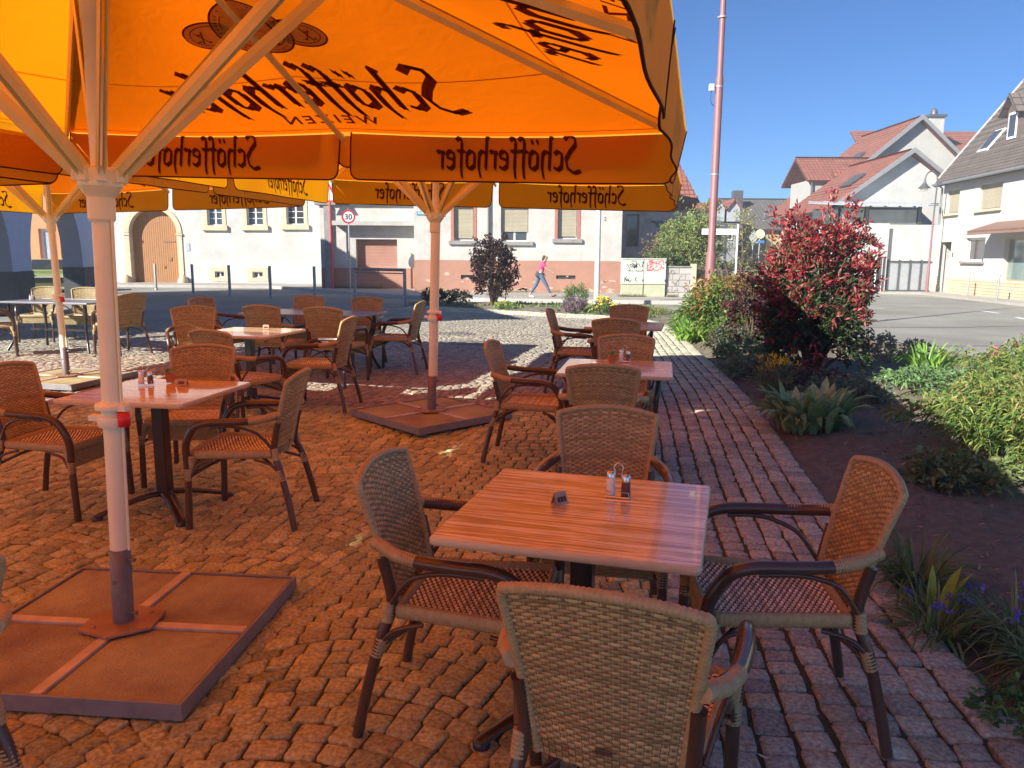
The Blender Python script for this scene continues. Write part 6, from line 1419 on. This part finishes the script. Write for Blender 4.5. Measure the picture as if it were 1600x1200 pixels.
bp_ = [(*J['pel'], .11), (*J['sp'], .10), (*J['ch'], (.11, .13)), (*J['nk'], .05), (*J['hd'], .078), (*J['ht'], .072)]; be = [(0, 1), (1, 2), (2, 3), (3, 4), (4, 5)]
def chain(base, pts):
    i0 = base
    for p in pts: bp_.append(p); be.append((i0, len(bp_) - 1)); i0 = len(bp_) - 1
    return i0
chain(0, [(-.03, .09, .84, .088), (-.13, .10, .49, .058), (-.37, .10, .13, .038), (-.40, .10, .07, .036), (-.30, .10, .02, .03), (-.22, .10, .02, .022)])
chain(0, [(.05, -.09, .84, .088), (.24, -.10, .50, .058), (.42, -.10, .13, .038), (.45, -.10, .08, .036), (.55, -.10, .09, .03), (.62, -.10, .12, .022)])
for s, pts in ((-1, [(.12, -.16, 1.28, .052), (.22, -.20, 1.10, .040), (.42, -.20, .98, .032), (.50, -.20, .93, .026)]), (1, [(.10, .16, 1.28, .052), (-.02, .20, 1.08, .040), (.10, .20, .90, .032), (.16, .20, .84, .026)])):
    e = chain(2, pts); hx, hy, hz = pts[-1][:3]
    for k in range(4): chain(e, [(hx + .035, hy - .022 + .015 * k, hz - .03 - .004 * (k % 2), .009), (hx + .06 + .006 * (k in (1, 2)), hy - .024 + .016 * k, hz - .06, .0075)])
    chain(e, [(hx + .03, hy - s * -.03, hz + .0, .010), (hx + .05, hy + s * .04, hz - .015, .008)])
skin('body', bp_, be, M_SKIN, pw)
PK = mat('pink_top', (.80, .06, .20), .8, .1, 9); JN = mat('blue_jeans', (.08, .13, .22), .85, .25, 10); JK = mat('dark_jacket', (.06, .05, .06), .8, .2, 9); HA = mat('dark_hair', (.035, .025, .02), .5, .3, 20); SHM = mat('dark_shoe', (.05, .04, .045), .6, .1, 9)
skin('top', [(.0, 0, .90, .135), (*J['sp'], .115), (.10, 0, 1.21, (.125, .145)), (.15, 0, 1.32, .07), (.12, -.155, 1.28, .07), (.20, -.195, 1.12, .055), (.10, .155, 1.28, .07), (.0, .195, 1.12, .055)], [(0, 1), (1, 2), (2, 3), (2, 4), (4, 5), (2, 6), (6, 7)], PK, pw)
skin('jeans', [(0, 0, .92, .118), (-.03, .09, .82, .098), (-.13, .10, .49, .068), (-.35, .10, .16, .050), (.05, -.09, .82, .098), (.24, -.10, .50, .068), (.40, -.10, .16, .050)], [(0, 1), (1, 2), (2, 3), (0, 4), (4, 5), (5, 6)], JN, pw)
skin('tied_jacket', [(0.0, 0, .97, .13), (-.06, 0, .86, .135), (-.11, .0, .74, .10)], [(0, 1), (1, 2)], JK, pw)
skin('hair', [(.185, 0, 1.57, .085), (.15, 0, 1.49, .082), (.12, 0, 1.41, .06), (.10, 0, 1.34, .035)], [(0, 1), (1, 2), (2, 3)], HA, pw)
for nm, P_ in (('shoe', [(-.41, .10, .075, .045), (-.31, .10, .035, .042), (-.21, .10, .028, .034)]), ('shoe', [(.44, -.10, .065, .045), (.54, -.10, .075, .042), (.63, -.10, .115, .034)])): skin(nm, P_, [(0, 1), (1, 2)], M_SW if P_[0][0] < 0 else SHM, pw)
m = MB()
for s in (-1, 1): m.lathe([(.001, -.010), (.009, -.006), (.009, .006), (.001, .010)], 8, (.281, s * .03, 1.50))
m.build('eyes', M_BLK, pw); m = MB(); m.tube([(.272, 0, 1.495), (.296, 0, 1.462), (.272, 0, 1.455)], .009, 6); m.build('nose', M_SKIN, pw); m = MB(); m.tube([(.270, -.022, 1.425), (.280, 0, 1.423), (.270, .022, 1.425)], .005, 6); m.build('mouth', mat('lips', (.45, .12, .12), .5), pw)

# ------------------------------------------------------------------ added milky volume for lens veiling
m = MB(); m.bb(-122, 127, -62, 192, -1.2, 15.2)
hz = m.build('haze', None or bpy.data.materials.new('haze_air')); hm = hz.data.materials[0]; hm.use_nodes = True; hn = hm.node_tree
hn.nodes.remove(hn.nodes['Principled BSDF']); pv = hn.nodes.new('ShaderNodeVolumePrincipled'); pv.inputs['Density'].default_value = .0028; pv.inputs['Color'].default_value = (.92, .95, 1, 1); pv.inputs['Anisotropy'].default_value = .2
hn.links.new(pv.outputs[0], hn.nodes['Material Output'].inputs['Volume']); hz['kind'] = 'stuff'; hz['label'] = 'thin bright haze in the air over the whole square'; hz['category'] = 'haze'
